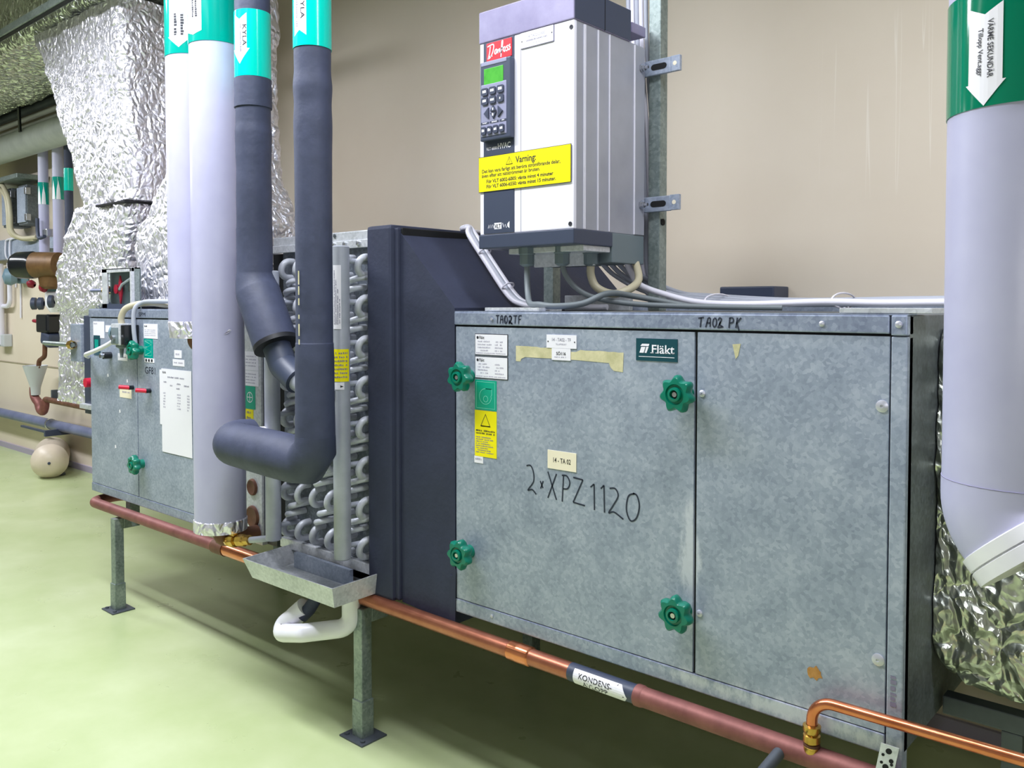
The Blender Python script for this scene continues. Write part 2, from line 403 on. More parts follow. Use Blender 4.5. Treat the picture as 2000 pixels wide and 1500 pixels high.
# ================================================================== knob shared by all doors
def knob_mesh():
    b = MB(); n = 56; prof = []
    def ring(y, sc, lobed):
        out = []
        for j in range(n):
            a = 2*PI*j/n; r = sc*(1 + (0.13*math.cos(7*a) if lobed else 0)); out.append(V((r*math.cos(a), y, r*math.sin(a))))
        return out
    rings = [ring(0.0, 0.020, False), ring(-0.022, 0.020, False), ring(-0.026, 0.034, True), ring(-0.034, 0.0395, True), ring(-0.048, 0.0395, True),
             ring(-0.055, 0.034, True), ring(-0.0555, 0.024, False), ring(-0.051, 0.022, False), ring(-0.051, 0.017, False),
             ring(-0.059, 0.016, False), ring(-0.060, 0.0105, False), ring(-0.050, 0.0095, False)]
    vs = [p for r in rings for p in r]
    fs = [[i*n+j, i*n+(j+1) % n, (i+1)*n+(j+1) % n, (i+1)*n+j] for i in range(len(rings)-1) for j in range(n)]
    b.add(vs, fs, 'knob', True)
    b.add(rings[-1], [list(range(n))], 'gap')
    b.cyl((0, -0.048, 0), (0, -0.056, 0), 0.006, 'steel', 10)
    return b
KN = {}
def add_knob(parent, x, z, a=0.0):
    if 'o' not in KN:
        KN['o'] = build('knob', knob_mesh(), parent, origin=(0, 0, 0)); KN['o'].location = V((x, -0.004, z)) - WP[parent.name]
        WP['knob'] = V((x, -0.004, z)); KN['o'].rotation_euler = (0, a, 0); return KN['o']
    return copy_part(KN['o'], parent, (x, -0.004, z), (0, a, 0))

F0 = front(-0.004)      # sticker surface on the door skins
def plate(x0, x1, z0, z1, mt='white', t=0.0012, border=None):
    b = MB(); b.box(x0, x1, -0.004-t, -0.004, z0, z1, mt)
    return b
def fT(t=0.0016): return front(-0.004-t)

# ================================================================== fan cabinet (right-hand module)
FX0, FX1, FXS = -1.777, -0.523, -0.988
ZB, Z0, Z1, ZT = 0.50, 0.537, 1.341, 1.380
fan = thing('fan_cabinet', 'tall galvanised fan cabinet with dark teal badge, green knobs and marker writing', 'air handling unit', (-1.15, 0.45, 0.50), 'modules of the air handling unit')
b = MB(); b.box(FX0+.004, FX1, 0.006, 0.90, ZB+.002, ZT, 'galv_dark', 0.003)
b.box(FX0+.002, FX1-.03, 0.003, 0.006, ZB, ZT-.002, 'gap')
build('casing', b, fan)
b = MB(); b.box(FX0, FX1-.034, -0.008, 0.01, Z1+.002, ZT, 'galv_rail', 0.003); b.box(FX0, FX1, -0.006, 0.05, ZT, ZT+.003, 'galv_rail')
tr = build('top_rail', b, fan)
def strokes(lst, x, z, sc, wid, f, mt='marker', sx=1.0, slope=0.0):
    b = MB()
    for st in lst:
        pts = spline([(p[0], p[1], 0) for p in st], 6) if len(st) > 2 else [V((p[0], p[1], 0)) for p in st]
        b.ribbon([(x + p.x*sc*sx, z + p.y*sc + p.x*sc*sx*slope) for p in pts], f, wid, mt)
    return b
# TA02TF, the zero and two written over
FR = front(-0.0088)
ta = [[(0, 1), (.5, 1.02)], [(.26, 1), (.22, 0)], [(.62, 0), (.72, .95)], [(.72, .95), (.95, 1)], [(.95, 1), (1.0, .02)], [(.66, .48), (.98, .5)],
      [(1.3, .95), (1.18, .5), (1.32, .05), (1.55, .1), (1.62, .6), (1.5, .95), (1.3, .95)], [(1.34, .9), (1.3, .4), (1.5, .12)],
      [(1.85, .8), (2.0, .98), (2.2, .8), (2.1, .4), (1.85, .02), (2.1, .1), (2.35, .02)], [(1.9, .5), (1.86, .15), (2.1, .35), (2.15, .8), (1.95, .95)], [(2.05, .2), (2.3, -.1)],
      [(2.45, .98), (3.0, 1.0)], [(2.74, 1), (2.7, .02)], [(3.2, 0), (3.22, 1)], [(3.22, 1), (3.6, 1.02)], [(3.22, .55), (3.5, .56)]]
b = strokes(ta, -1.612, 1.349, 0.022, 0.0032, FR, sx=1.2); b.cyl((-1.626, -0.009, 1.361), (-1.626, -0.012, 1.361), 0.004, 'screw', 10)
build('handwriting', b, tr)
pk = [[(0, .9), (.55, 1.0)], [(.3, .97), (.2, 0)], [(.75, 0), (1.0, .95)], [(1.0, .95), (1.2, .95)], [(1.2, .95), (1.2, .05)], [(.85, .45), (1.2, .45)],
      [(1.55, .9), (1.45, .4), (1.6, .05), (1.8, .3), (1.8, .8), (1.6, .95)], [(2.0, .7), (2.1, .95), (2.3, .8), (2.05, .2), (2.0, 0), (2.5, .1)], [(2.2, .6), (2.15, .25), (2.4, .15)],
      [(3.05, 0), (3.12, 1)], [(3.1, .95), (3.4, .95), (3.45, .6), (3.12, .45)], [(3.7, 0), (3.85, 1)], [(4.2, 1), (3.8, .5)], [(3.8, .5), (4.0, -.25)]]
b = strokes(pk, -0.980, 1.349, 0.023, 0.0034, FR, sx=1.1); build('handwriting', b, tr)
for x in (-0.692,):
    build('screw', MB().lathe((x, -0.008, 1.361), (0, -1, 0), [(0, .006), (.002, .006), (.004, .003), (.004, 0)], 'screw', 14), tr)
b = MB(); b.box(FX0, FX1-.034, -0.006, 0.01, ZB-.004, Z0-.002, 'galv_rail', 0.003); b.box(FX0, FX1-.034, 0.0, 0.06, ZB-.006, ZB-.002, 'galv_dark')
br = build('bottom_rail', b, fan)
build('screw', MB().lathe((-1.63, -0.006, 0.517), (0, -1, 0), [(0, .005), (.002, .005), (.003, 0)], 'screw', 12), br)
b = MB(); b.box(FX1-.031, FX1, -0.006, 0.03, 0.06, ZT-.042, 'galv', 0.003); b.box(FX1-.031, FX1, -0.009, 0.03, ZT-.040, ZT, 'galv_rail', 0.003)
cp = build('corner_post', b, fan)
b = MB(); b.micro(lambda u, v, d: V((FX1-.02+v, -0.0068-d, u)), 0.58, 0.66, -0.003, 0.012, 'ink_soft', seed=4); build('stamped_print', b, cp)
build('screw', MB().lathe((FX1-.016, -0.009, 1.362), (0, -1, 0), [(0, .007), (.002, .007), (.004, .004), (.004, 0)], 'screw', 14), cp)

door = build('access_door', MB().box(FX0+.003, FXS-.0036, -0.004, 0.005, Z0, Z1-.003, 'galv', 0.0015), fan)
for x, z, a in ((-1.717, 1.195, .1), (-1.012, 1.195, .25), (-1.719, .685, .4), (-1.013, .682, .2)): add_knob(door, x, z, a)
panel = build('fixed_panel', MB().box(FXS+.0036, FX1-.034, -0.004, 0.005, Z0, Z1-.003, 'galv', 0.0015), fan)
for x, z, r in ((-.971, 1.196, .008), (-.570, 1.198, .0125), (-.974, .682, .008), (-.571, .684, .0125)):
    b = MB().lathe((x, -0.004, z), (0, -1, 0), [(0, r), (.002, r), (.004, r*.6), (.0045, r*.25), (.003, r*.2), (.003, 0)], 'screw', 20); build('screw', b, panel)
b = MB(); fq = front(-.0046)
b.sheet([(-.896, 1.312), (-.876, 1.314), (-.882, 1.287), (-.888, 1.279)], fq, 'tape_old'); build('tape_scrap', b, panel)
b = MB(); rnd = random.Random(3)
b.sheet([(-.70+.018*math.cos(a)*rnd.uniform(.6, 1.1), .619+.018*math.sin(a)*rnd.uniform(.5, 1.1)) for a in [2*PI*k/14 for k in range(14)]], fq, 'rust'); build('rust_spot', b, panel)
# --- labels on the access door
def type_plate(x0, x1, z0, z1, seed, mark):
    b = plate(x0, x1, z0, z1, 'ink'); f = fT(); b.sheet(rect(x0+.0018, x1-.0018, z0+.0018, z1-.0018), f, 'white')
    f = fT(.0019); h = z1-z0
    b.sheet(circ(x0+.011, z1-.011, .0042, 14), f, 'ink'); b.text('Fläkt', f, x0+.0165, z1-.0150, .0125, 'ink', bold=.01, width=.02)
    rnd = random.Random(seed)
    for k in range(4):
        z = z1-.024-k*.0085
        b.micro(f, x0+.012+.01*(k == 3), x0+.012+rnd.uniform(.035, .06), z, .0042, 'ink_fade', seed=seed+k)
        b.micro(f, x0+.078, x0+.078+rnd.uniform(.015, .04), z, .0042, 'ink_fade', seed=seed+20+k)
    b.micro(f, x0+.006, x1-.008, z0+.005, .003, 'ink_fade', seed=seed+50)
    return b
build('type_plate', type_plate(-1.696, -1.570, 1.258, 1.319, 11, 0), door)
build('type_plate', type_plate(-1.696, -1.570, 1.192, 1.255, 31, 0), door)
b = plate(-1.696, -1.613, 1.102, 1.187, 'label_green'); f = fT()
for (a, c) in (((-1.690, 1.107), (-1.690, 1.182)), ((-1.690, 1.182), (-1.619, 1.182)), ((-1.619, 1.182), (-1.619, 1.107)), ((-1.619, 1.107), (-1.690, 1.107))): b.ribbon([a, c], f, .0012, 'label_line')
b.ribbon(circ(-1.654, 1.134, .0085, 20), f, .0014, 'label_line')
b.ribbon([(-1.631, 1.163)] + [(-1.655 + .022*math.cos(t)*1.05, 1.141 + .022*math.sin(t)) for t in [PI*.5 + 1.62*PI*k/30*0.9 for k in range(31)]] + [(-1.634, 1.142), (-1.631, 1.146), (-1.631, 1.163)], f, .0014, 'label_line')
b.ribbon([(-1.655, 1.163), (-1.631, 1.163)], f, .0014, 'label_line')
build('fan_symbol_label', b, door)
b = plate(-1.697, -1.613, .968, 1.100, 'yellow'); f = fT()
tri = lambda cx, z0, w_, h: [(cx-w_/2, z0), (cx+w_/2, z0), (cx, z0+h), (cx-w_/2, z0), (cx+w_/2, z0)]
b.ribbon(tri(-1.655, 1.056, .036, .034), f, .0032, 'ink')
for k in range(2): b.micro(f, -1.692, -1.619, 1.040-k*.0075, .0052, 'ink', seed=70+k, breaks=.05)
for k in range(8): b.micro(f, -1.692, -1.635+.012*math.sin(k*2.1), 1.022-k*.0062, .0034, 'ink_soft', seed=80+k)
build('warning_label', b, door)
b = plate(-1.699, -1.665, .948, .9675, 'white'); b.micro(fT(), -1.695, -1.670, .957, .006, 'ink_fade', seed=2); build('small_label', b, door)
b = plate(-1.432, -1.333, 1.287, 1.322, 'white', .002); f = fT(.0024)
b.text('14 - TA02 - TF', f, -1.3825, 1.305, .0125, 'ink_soft', align='CENTER', width=.062); b.text('TILLUFTSFLÄKT', f, -1.3825, 1.295, .006, 'ink_soft', align='CENTER', width=.036)
b.sheet(circ(-1.4265, 1.304, .002, 10), f, 'ink'); b.sheet(circ(-1.3385, 1.304, .002, 10), f, 'ink')
build('engraved_plate', b, door)
b = plate(-1.414, -1.352, 1.2555, 1.2865, 'white', .0022); f = fT(.0026); b.text('SÖ116', f, -1.383, 1.269, .0115, 'ink', align='CENTER', bold=.02); b.micro(f, -1.405, -1.362, 1.262, .0035, 'ink_fade', seed=9); build('small_label', b, door)
b = MB(); f = front(-.0047); rnd = random.Random(5)
top = [(-1.541+.353*k/24, 1.2885-.006*(k/24)+rnd.uniform(-.001, .001) - (.006 if 10 < k < 15 else 0)) for k in range(25)]
bot = [(-1.541, 1.247), (-1.525, 1.246), (-1.522, 1.2535), (-1.508, 1.259), (-1.46, 1.2585), (-1.40, 1.259), (-1.33, 1.258), (-1.27, 1.256), (-1.232, 1.255), (-1.226, 1.243), (-1.217, 1.236), (-1.19, 1.234)]
b.sheet(bot + top[::-1], f, 'tape_old'); build('tape_residue', b, door)
b = plate(-1.428, -1.333, .966, 1.015, 'cream', .0018); b.text('14 - TA 02', fT(.0022), -1.3805, .984, .0185, 'ink', align='CENTER', width=.058, bold=.008); build('name_plate', b, door)
b = plate(-1.151, -1.036, 1.2655, 1.3195, 'flakt', .0016); f = fT(.002)
b.ribbon([(-1.143, 1.2755), (-1.044, 1.2755)], f, .0014, 'white')
b.text('Fläkt', f, -1.108, 1.2845, .029, 'white', bold=.014, width=.062)
def serif(x, z, wd): b.sheet(rect(x-wd/2, x+wd/2, z, z+.0015), f, 'white')
serif(-1.1055, 1.2845, .009); serif(-1.0925, 1.2845, .007); serif(-1.0665, 1.2845, .008); serif(-1.048, 1.2845, .007)
b.sheet([(-1.141, 1.2845), (-1.129, 1.2845), (-1.124, 1.2990), (-1.136, 1.2990)], f, 'white'); b.sheet([(-1.1385, 1.3010), (-1.115, 1.3010), (-1.113, 1.3065), (-1.1335, 1.3065)], f, 'white')
b.sheet([(-1.1265, 1.2845), (-1.121, 1.2845), (-1.115, 1.2995), (-1.1215, 1.2995)], f, 'white'); build('maker_badge', b, door)
# "2 x XPZ 1120" in marker pen
S = [[(0, 1.0), (.22, 1.04), (.36, .8), (.36, .45), (.12, .12), (.1, .05), (.3, .12), (.5, -.02)],
     [(.7, .55), (.84, .3)], [(.85, .58), (.72, .26)],
     [(1.08, 1.0), (1.5, 0)], [(1.5, 1.0), (1.08, -.02)],
     [(1.78, 0), (1.84, 1.0)], [(1.76, 1.0), (2.0, 1.02), (2.14, .8), (2.04, .56), (1.82, .5)],
     [(2.3, 1.04), (2.75, 1.04)], [(2.75, 1.04), (2.3, .1)], [(2.3, .1), (2.85, .1)],
     [(3.1, .85), (3.26, 1.0)], [(3.26, 1.0), (3.28, .04)], [(3.56, .9), (3.7, 1.05)], [(3.7, 1.05), (3.73, .06)],
     [(3.95, 1.0), (4.2, 1.04), (4.32, .8), (4.1, .4), (3.92, .1), (4.15, .18), (4.55, .02)],
     [(5.02, 1.05), (4.76, .9), (4.68, .4), (4.85, .05), (5.1, .2), (5.22, .65), (5.12, 1.0), (4.95, 1.05)]]
b = strokes(S, -1.503, .893, 0.0695, 0.0042, front(-.0046), slope=-0.085); build('handwriting', b, door)

# ================================================================== filter cabinet (left-hand module)
LX0, LX1, LXS = -4.290, -2.918, -3.796
flt = thing('filter_cabinet', 'galvanised cabinet at far left of unit with taped paper sheet and two green knobs', 'air handling unit', (-3.6, .45, .50), 'modules of the air handling unit')
b = MB(); b.box(LX0, LX1, .006, .90, ZB+.002, ZT, 'galv_dark', .003); b.box(LX0+.002, LX1-.002, .003, .006, ZB, ZT-.002, 'gap'); build('casing', b, flt)
b = MB(); b.box(LX0, LX1, -.008, .01, Z1+.002, ZT, 'galv_rail', .003); b.box(LX0, LX1, -.006, .05, ZT, ZT+.003, 'galv_rail'); tr = build('top_rail', b, flt)
b = MB(); b.text('SPM', FR, -3.765, 1.350, .026, 'marker', width=.062); build('handwriting', b, tr)
build('bottom_rail', MB().box(LX0, LX1, -.006, .01, ZB-.004, Z0-.002, 'galv_rail', .003), flt)
d1 = build('access_door', MB().box(LX0+.003, LXS-.004, -.004, .005, Z0, Z1-.003, 'galv', .0015), flt)
d2 = build('access_door', MB().box(LXS+.004, LX1-.002, -.004, .005, Z0, Z1-.003, 'galv', .0015), flt)
add_knob(d1, -3.748, 1.20, .1); add_knob(d1, -3.752, .692, .3)
b = plate(-4.247, -4.127, 1.243, 1.322); b.micro(fT(), -4.238, -4.20, 1.308, .007, 'ink_soft', seed=1); build('type_plate', b, d1)
b = plate(-4.244, -4.172, 1.160, 1.255, 'flakt', .0018); b.sheet(rect(-4.23, -4.19, 1.19, 1.235), fT(.0022), 'teal'); build('filter_symbol_label', b, d1)
b = plate(-4.112, -4.055, 1.273, 1.305); build('small_label', b, d1)
b = plate(-3.985, -3.889, 1.145, 1.178); b.micro(fT(), -3.978, -3.90, 1.158, .006, 'ink_fade', seed=3); build('small_label', b, d1)
b = plate(-3.972, -3.853, .975, 1.026, 'cream'); b.micro(fT(), -3.955, -3.87, .998, .008, 'ink_fade', seed=4); build('name_plate', b, d1)
b = MB().cyl((-4.06, -.004, 1.165), (-4.06, -.04, 1.165), .016, 'black_gloss', 16).cyl((-4.06, -.04, 1.165), (-4.06, -.055, 1.165), .011, 'steel', 12); build('drain_plug', b, d1)
for x, z in ((-3.90, .955+.09), (-4.10, 1.06), (-3.98, .90), (-4.03, .73)):
    build('paint_chip', MB().sheet([(x, z), (x+.014, z+.004), (x+.010, z+.018), (x-.002, z+.014)], front(-.0046), 'white'), d1)
for par, x, z in ((d1, -3.836, 1.028), (d2, -3.672, 1.024)):
    b = MB().cyl((x, -.004, z), (x, -.025, z), .010, 'black_gloss', 14).cyl((x, -.02, z), (x-.03, -.055, z+.004), .0095, 'red_p', 14); build('red_test_nipple', b, par)
b = plate(-3.726, -3.598, 1.254, 1.318); b.micro(fT(), -3.718, -3.69, 1.304, .007, 'ink', seed=5); 
for k in range(4): b.micro(fT(), -3.715, -3.615, 1.290-k*.008, .0035, 'ink_fade', seed=8+k)
build('type_plate', b, d2)
b = plate(-3.726, -3.642, 1.168, 1.252, 'teal', .0014); f = fT(.0018)
z = [(-3.715, 1.178), (-3.655, 1.196), (-3.715, 1.21), (-3.655, 1.226), (-3.715, 1.242)]
b.ribbon(z, f, .003, 'label_line'); b.ribbon([(-3.715, 1.178), (-3.655, 1.178), (-3.655, 1.245), (-3.715, 1.245), (-3.715, 1.178)], f, .0015, 'label_line'); build('filter_symbol_label', b, d2)
b = plate(-3.720, -3.632, 1.148, 1.1665, 'white', .0014); f = fT(.0018)
for k in range(3): b.sheet(rect(-3.712+.026*k, -3.697+.026*k, 1.151, 1.163), f, 'ink'); 
build('small_label', b, d2)
b = MB(); b.text('GF81', front(-.0046), -3.722, 1.098, .044, 'marker', width=.095); build('handwriting', b, d2)
b = plate(-3.452, -3.390, 1.178, 1.211); b.micro(fT(), -3.44, -3.41, 1.19, .009, 'ink_fade', seed=6); build('small_label', b, d2)
b = plate(-3.466, -3.368, 1.144, 1.172); b.micro(fT(), -3.455, -3.38, 1.155, .007, 'ink_fade', seed=7); build('small_label', b, d2)
b = MB(); b.box(-3.566, -3.310, -.0062, -.0050, .768, 1.128, 'white'); b.box(-3.584, -3.566, -.0056, -.0044, .885, 1.122, 'white'); f = front(-.0066)
b.text('BILAGA', f, -3.555, 1.108, .012, 'ink', width=.03, bold=.02)
b.micro(f, -3.51, -3.37, 1.090, .0075, 'ink_soft', seed=12)
for k, (xa, xb, z) in enumerate(((-3.545, -3.52, 1.068), (-3.49, -3.47, 1.055), (-3.44, -3.40, 1.065), (-3.435, -3.405, 1.045), (-3.37, -3.33, 1.06))): b.micro(f, xa, xb, z, .007, 'ink_soft', seed=13+k)
for k in range(6):
    b.micro(f, -3.55, -3.53, 1.02-.012*k, .007, 'ink_fade', seed=30+k); b.micro(f, -3.43, -3.40, 1.02-.012*k, .007, 'ink_fade', seed=40+k); b.micro(f, -3.345, -3.325, 1.02-.012*k, .007, 'ink_fade', seed=60+k)
build('paper_sheet', b, d2)

# ================================================================== heater module between the filter and the coil
htr = thing('heater_section', 'narrow galvanised heater section with two round brown grommets behind white pipe', 'air handling unit', (-2.86, .45, .50), 'modules of the air handling unit')
b = MB().box(-2.914, -2.74, .02, .90, ZB, ZT, 'galv_dark', .003); build('casing', b, htr)
ep = build('end_panel', MB().box(-2.912, -2.800, -.004, .02, ZB, 1.365, 'galv_light', .002), htr)
build('gasket_strip', MB().box(-2.799, -2.735, .004, .05, ZB+.03, ZT, 'rubber_sheet', .003), htr)
for z, r in ((.712, .032), (.600, .042)):
    b = MB().lathe((-2.862, -.004, z), (0, -1, 0), [(0, r), (.006, r*.97), (.009, r*.85), (.006, r*.6), (.004, 0)], 'rusty', 28); build('grommet', b, ep)
b = plate(-2.910, -2.816, 1.155, 1.225, 'white'); f = fT()
for k in range(4): b.micro(f, -2.90, -2.83, 1.205-.012*k, .005, 'ink_fade', seed=90+k)
build('type_plate', b, ep)
b = plate(-2.910, -2.816, 1.096, 1.153, 'white'); 
for k in range(4): b.micro(f, -2.90, -2.83, 1.138-.011*k, .005, 'ink_fade', seed=95+k)
build('type_plate', b, ep)
b = plate(-2.910, -2.838, 1.008, 1.094, 'label_green'); f = fT(); b.ribbon(circ(-2.874, 1.052, .019, 24), f, .003, 'white'); b.ribbon([(-2.874, 1.036), (-2.874, 1.068)], f, .003, 'white'); b.ribbon([(-2.89, 1.052), (-2.858, 1.052)], f, .003, 'white')
build('heater_symbol_label', b, ep)
b = plate(-2.910, -2.852, .938, 1.006, 'yellow'); 
for k in range(3): b.micro(fT(), -2.895, -2.868, .99-.02*k, .009, 'ink_soft', seed=100+k)
build('warning_label', b, ep)
b = plate(-2.910, -2.86, .80, .822, 'white'); build('small_label', b, ep)

# ================================================================== cooling coil
coil = thing('cooling_coil', 'cooling coil end with rows of grey return bends and two vertical headers', 'cooling coil', (-2.42, .45, .53), None)
b = MB().box(-2.735, -2.165, .012, .30, .545, 1.585, 'gap'); b.box(-2.735, -2.165, .30, .92, .55, 1.592, 'galv_dark'); build('coil_block', b, coil)
b = MB().box(-2.655, -2.150, .0, .012, .560, 1.60, 'coil_plate', .001)
pl = build('end_plate', b, coil)
b = MB().box(-2.70, -2.150, -.012, .93, 1.592, 1.642, 'galv_light', .004); b.box(-2.70, -2.150, -.016, -.010, 1.586, 1.612, 'galv_light', .002)
tf = build('top_frame', b, coil)
for x in (-2.335, -2.275, -2.205): build('bolt', MB().lathe((x, -.016, 1.600), (0, -1, 0), [(0, .009), (.006, .009), (.008, .005), (.008, 0)], 'steel', 6), tf)
build('bolt', MB().lathe((-2.335, -.012, 1.631), (0, -1, 0), [(0, .006), (.004, .006), (.004, 0)], 'galv_dark', 12), tf)
b = MB().box(-2.66, -2.150, -.02, .012, .528, .562, 'galv_light', .003); build('bottom_flange', b, coil)
cols = [-2.178, -2.262, -2.347, -2.432, -2.517, -2.602]
def ubend(p, q, out, r):
    """p,q: the two tube ends on the plate (x,z); out: how far the bend stands off"""
    P = V((p[0], 0, p[1])); Q = V((q[0], 0, q[1])); c = (P+Q)/2; h = (Q-P)/2
    pts = [P, P + V((0, -out, 0))]
    for k in range(1, 12):
        a = PI*k/12; pts.append(c - h*math.cos(a) + V((0, -out - h.length*math.sin(a), 0)))
    pts += [Q + V((0, -out, 0)), Q]
    return MB().tube(pts, r, 'coil_tube', 12, caps=False)
proto_c = proto_h = None; nrow = 8
for j in range(nrow):
    zc = .612 + .1305*j
    for i, x in enumerate(cols):
        w0 = (x, 0, zc)
        if proto_c is None:
            proto_c = build('return_bend', ubend((0, -.0285), (.012, .0285), .018, .0115), coil, origin=(0, 0, 0)); proto_c.location = V(w0) - WP[coil.name]; WP[proto_c.name] = V(w0)
        else: copy_part(proto_c, coil, w0)
    for i in range(3 if j < nrow-1 else 0):
        for k in (0, 1):
            x = (cols[2*i]+cols[2*i+1])/2 + (0.012 if k else -.006); z = zc + .052 + .032*k
            w0 = (x, 0, z)
            if proto_h is None:
                proto_h = build('return_bend', ubend((-.034, -.009), (.034, .011), .008, .0105), coil, origin=(0, 0, 0)); proto_h.location = V(w0) - WP[coil.name]; WP[proto_h.name] = V(w0)
            else: copy_part(proto_h, coil, w0)
HY = -.100
def header(x, z0, z1, r, stubs):
    b = MB().tube([(x, HY, z0-.004), (x, HY, z0), (x, HY, z1), (x, HY, z1+.004)], [r*.8, r, r, r*.8], 'header', 24)
    for z in stubs: b.tube([(x, HY, z), (x+.01, 0.0, z)], .0085, 'header', 10, caps=False)
    return b
h1 = build('header_pipe', header(-2.578, .585, 1.515, .027, [.63+.13*k for k in range(7)]), coil)
h2 = build('header_pipe', header(-2.190, .595, 1.583, .0275, [.63+.13*k for k in range(8)]), coil)
fw = wrap(-2.190, HY, .0278)
b = MB()
def wrapped(b, u0, u1, v0, v1, f, mt, d, n=8):
    for k in range(n): b.sheet(rect(u0+(u1-u0)*k/n, u0+(u1-u0)*(k+1)/n, v0, v1), f, mt, d)
wrapped(b, -.002, .026, 1.325, 1.525, fw, 'white', .0006)
for k in range(4): b.micro(lambda u, v, d: fw(v, u, d), 1.34, 1.51-.03*k, +.002+.006*k, .0035, 'ink_soft', .0012, seed=120+k)
build('header_label', b, h2)
b = MB(); wrapped(b, -.010, .052, 1.16, 1.262, fw, 'yellow', .0007)
for k in range(7): b.micro(fw, -.005, .045, 1.247-.0125*k, .006, 'ink_soft', .0013, seed=130+k)
build('header_label', b, h2)
b = MB(); wrapped(b, -.008, .034, 1.135, 1.158, fw, 'white', .0006); b.ribbon([(.0, 1.145), (.024, 1.145)], fw, .002, 'ink', .0012); b.sheet([(.022, 1.141), (.032, 1.145), (.022, 1.149)], fw, 'ink', .0012); build('header_label', b, h2)
# pipe stubs into the headers
b = MB().tube(fillet([(-2.39, -.15, 1.165), (-2.30, -.15, 1.135), (-2.215, -.10, 1.12), (-2.19, HY, 1.115)], .03), .033, 'header', 20); build('inlet_stub', b, coil)
b = MB().cyl((-2.600, -.17, .945), (-2.585, -.10, .945), .036, 'pvc_w', 20); build('outlet_stub', b, coil)

# ================================================================== rubber-wrapped transition to the fan cabinet
rub = thing('rubber_transition', 'dark rubber wrapped sloping duct section between coil and fan cabinet', 'duct', (-1.96, .3, .46))
b = MB().box(-2.150, -2.030, -.030, .94, .470, 1.650, 'rubber_sheet', .012); build('flange_wrap', b, rub)
b = MB().box(-2.034, -2.006, -.004, .93, .475, 1.640, 'gap', .004); b.box(-2.034, -2.012, -.018, 0, .475, 1.64, 'rubber_sheet', .006); build('seam_fold', b, rub)
def quadgrid(b, A, B, C, Dd, n, m_, mt, amp, seed, nrm):
    A, B, C, Dd = V(A), V(B), V(C), V(Dd); vs = []
    for i in range(n+1):
        for j in range(m_+1):
            s_, t_ = i/n, j/m_; p = (A*(1-s_)+B*s_)*(1-t_) + (Dd*(1-s_)+C*s_)*t_
            e = min(s_, 1-s_, t_, 1-t_)*6; e = min(1, e)
            p = p + V(nrm)*amp*e*mnoise.noise(p*5+V((seed, 0, 0))); vs.append(p)
    b.add(vs, [[i*(m_+1)+j, (i+1)*(m_+1)+j, (i+1)*(m_+1)+j+1, i*(m_+1)+j+1] for i in range(n) for j in range(m_)], mt, True)
b = MB()
quadgrid(b, (-2.012, -.006, .470), (-1.779, -.004, .455), (-1.779, -.004, 1.392), (-2.012, -.006, 1.622), 16, 40, 'rubber_sheet', .010, 3, (0, -1, 0))
quadgrid(b, (-2.012, -.006, 1.622), (-1.779, -.004, 1.392), (-1.779, .93, 1.392), (-2.012, .93, 1.632), 16, 40, 'rubber_sheet', .012, 9, (.7, 0, .7))
b.add([V(p) for p in ((-2.012, -.006, .470), (-1.779, -.004, .455), (-1.779, .93, .46), (-2.012, .93, .46), (-2.012, -.006, 1.622), (-2.012, .93, 1.632), (-1.779, .93, 1.392), (-2.012, .93, 1.392), (-1.779, -.004, 1.392))],
      [[0, 3, 2, 1], [2, 3, 7, 6], [0, 4, 5, 7, 3], [5, 6, 7], [1, 2, 6, 8]], 'rubber_sheet')
build('sloped_wrap', b, rub)
b = MB(); quadgrid(b, (-1.800, -.010, .430), (-1.775, -.010, .425), (-1.772, -.008, .62), (-1.785, -.008, .64), 4, 10, 'rubber_sheet', .006, 5, (0, -1, 0)); b.box(-1.80, -1.777, -.008, -.002, .44, .60, 'rubber_sheet'); build('loose_flap', b, rub)

# ================================================================== drip tray under the coil
b = MB()
T0 = [(-2.605, -.205, .535), (-2.105, -.205, .540), (-2.105, .02, .545), (-2.605, .02, .545)]
Bt = [(-2.570, -.190, .473), (-2.115, -.190, .475), (-2.115, .02, .48), (-2.570, .02, .48)]
def shrink(p, k): return V((p[0]*(1)+k[0], p[1]+k[1], p[2]+k[2]))
ins = [(.004, .004, 0), (-.004, .004, 0), (-.004, 0, 0), (.004, 0, 0)]
vs = [V(p) for p in Bt] + [V(p) for p in T0] + [shrink(T0[i], ins[i]) for i in range(4)] + [shrink(Bt[i], (ins[i][0], ins[i][1], .006)) for i in range(4)]
fs = [[0, 3, 2, 1]] + [[i, (i+1) % 4, 4+(i+1) % 4, 4+i] for i in range(4)] + [[4+i, 4+(i+1) % 4, 8+(i+1) % 4, 8+i] for i in range(4)] + [[8+i, 8+(i+1) % 4, 12+(i+1) % 4, 12+i] for i in range(4)] + [[12, 13, 14, 15]]
b.add(vs, fs, 'galv_light'); b.box(-2.53, -2.22, -.05, -.035, .48, .537, 'galv')
tray = thing('drip_tray', 'shallow zinc drip tray sticking out under the cooling coil', 'tray', (-2.34, -.09, .473)); build('pan', b, tray)
b = MB().tube([(-2.335, -.10, .480), (-2.335, -.10, .43), (-2.352, -.115, .395), (-2.372, -.13, .370)], .022, 'rubber', 18); build('outlet_sleeve', b, tray)

b = MB().tube(fillet([(-2.372, -.122, .392), (-2.490, -.17, .297), (-2.310, -.17, .342), (-2.200, -.06, .357), (-2.200, -.06, .475)], [0, .035, .02, .045, 0], 8), .0295, 'pvc_w', 22)
tp = thing('drain_trap', 'white plastic U-bend drain trap hanging under the drip tray', 'pipe', (-2.35, -.12, .26))
build('trap_pipe', b, tp)
b = MB().tube([(-2.367, -.119, .400), (-2.405, -.136, .363)], .033, 'pvc_w', 22); build('socket', b, tp)

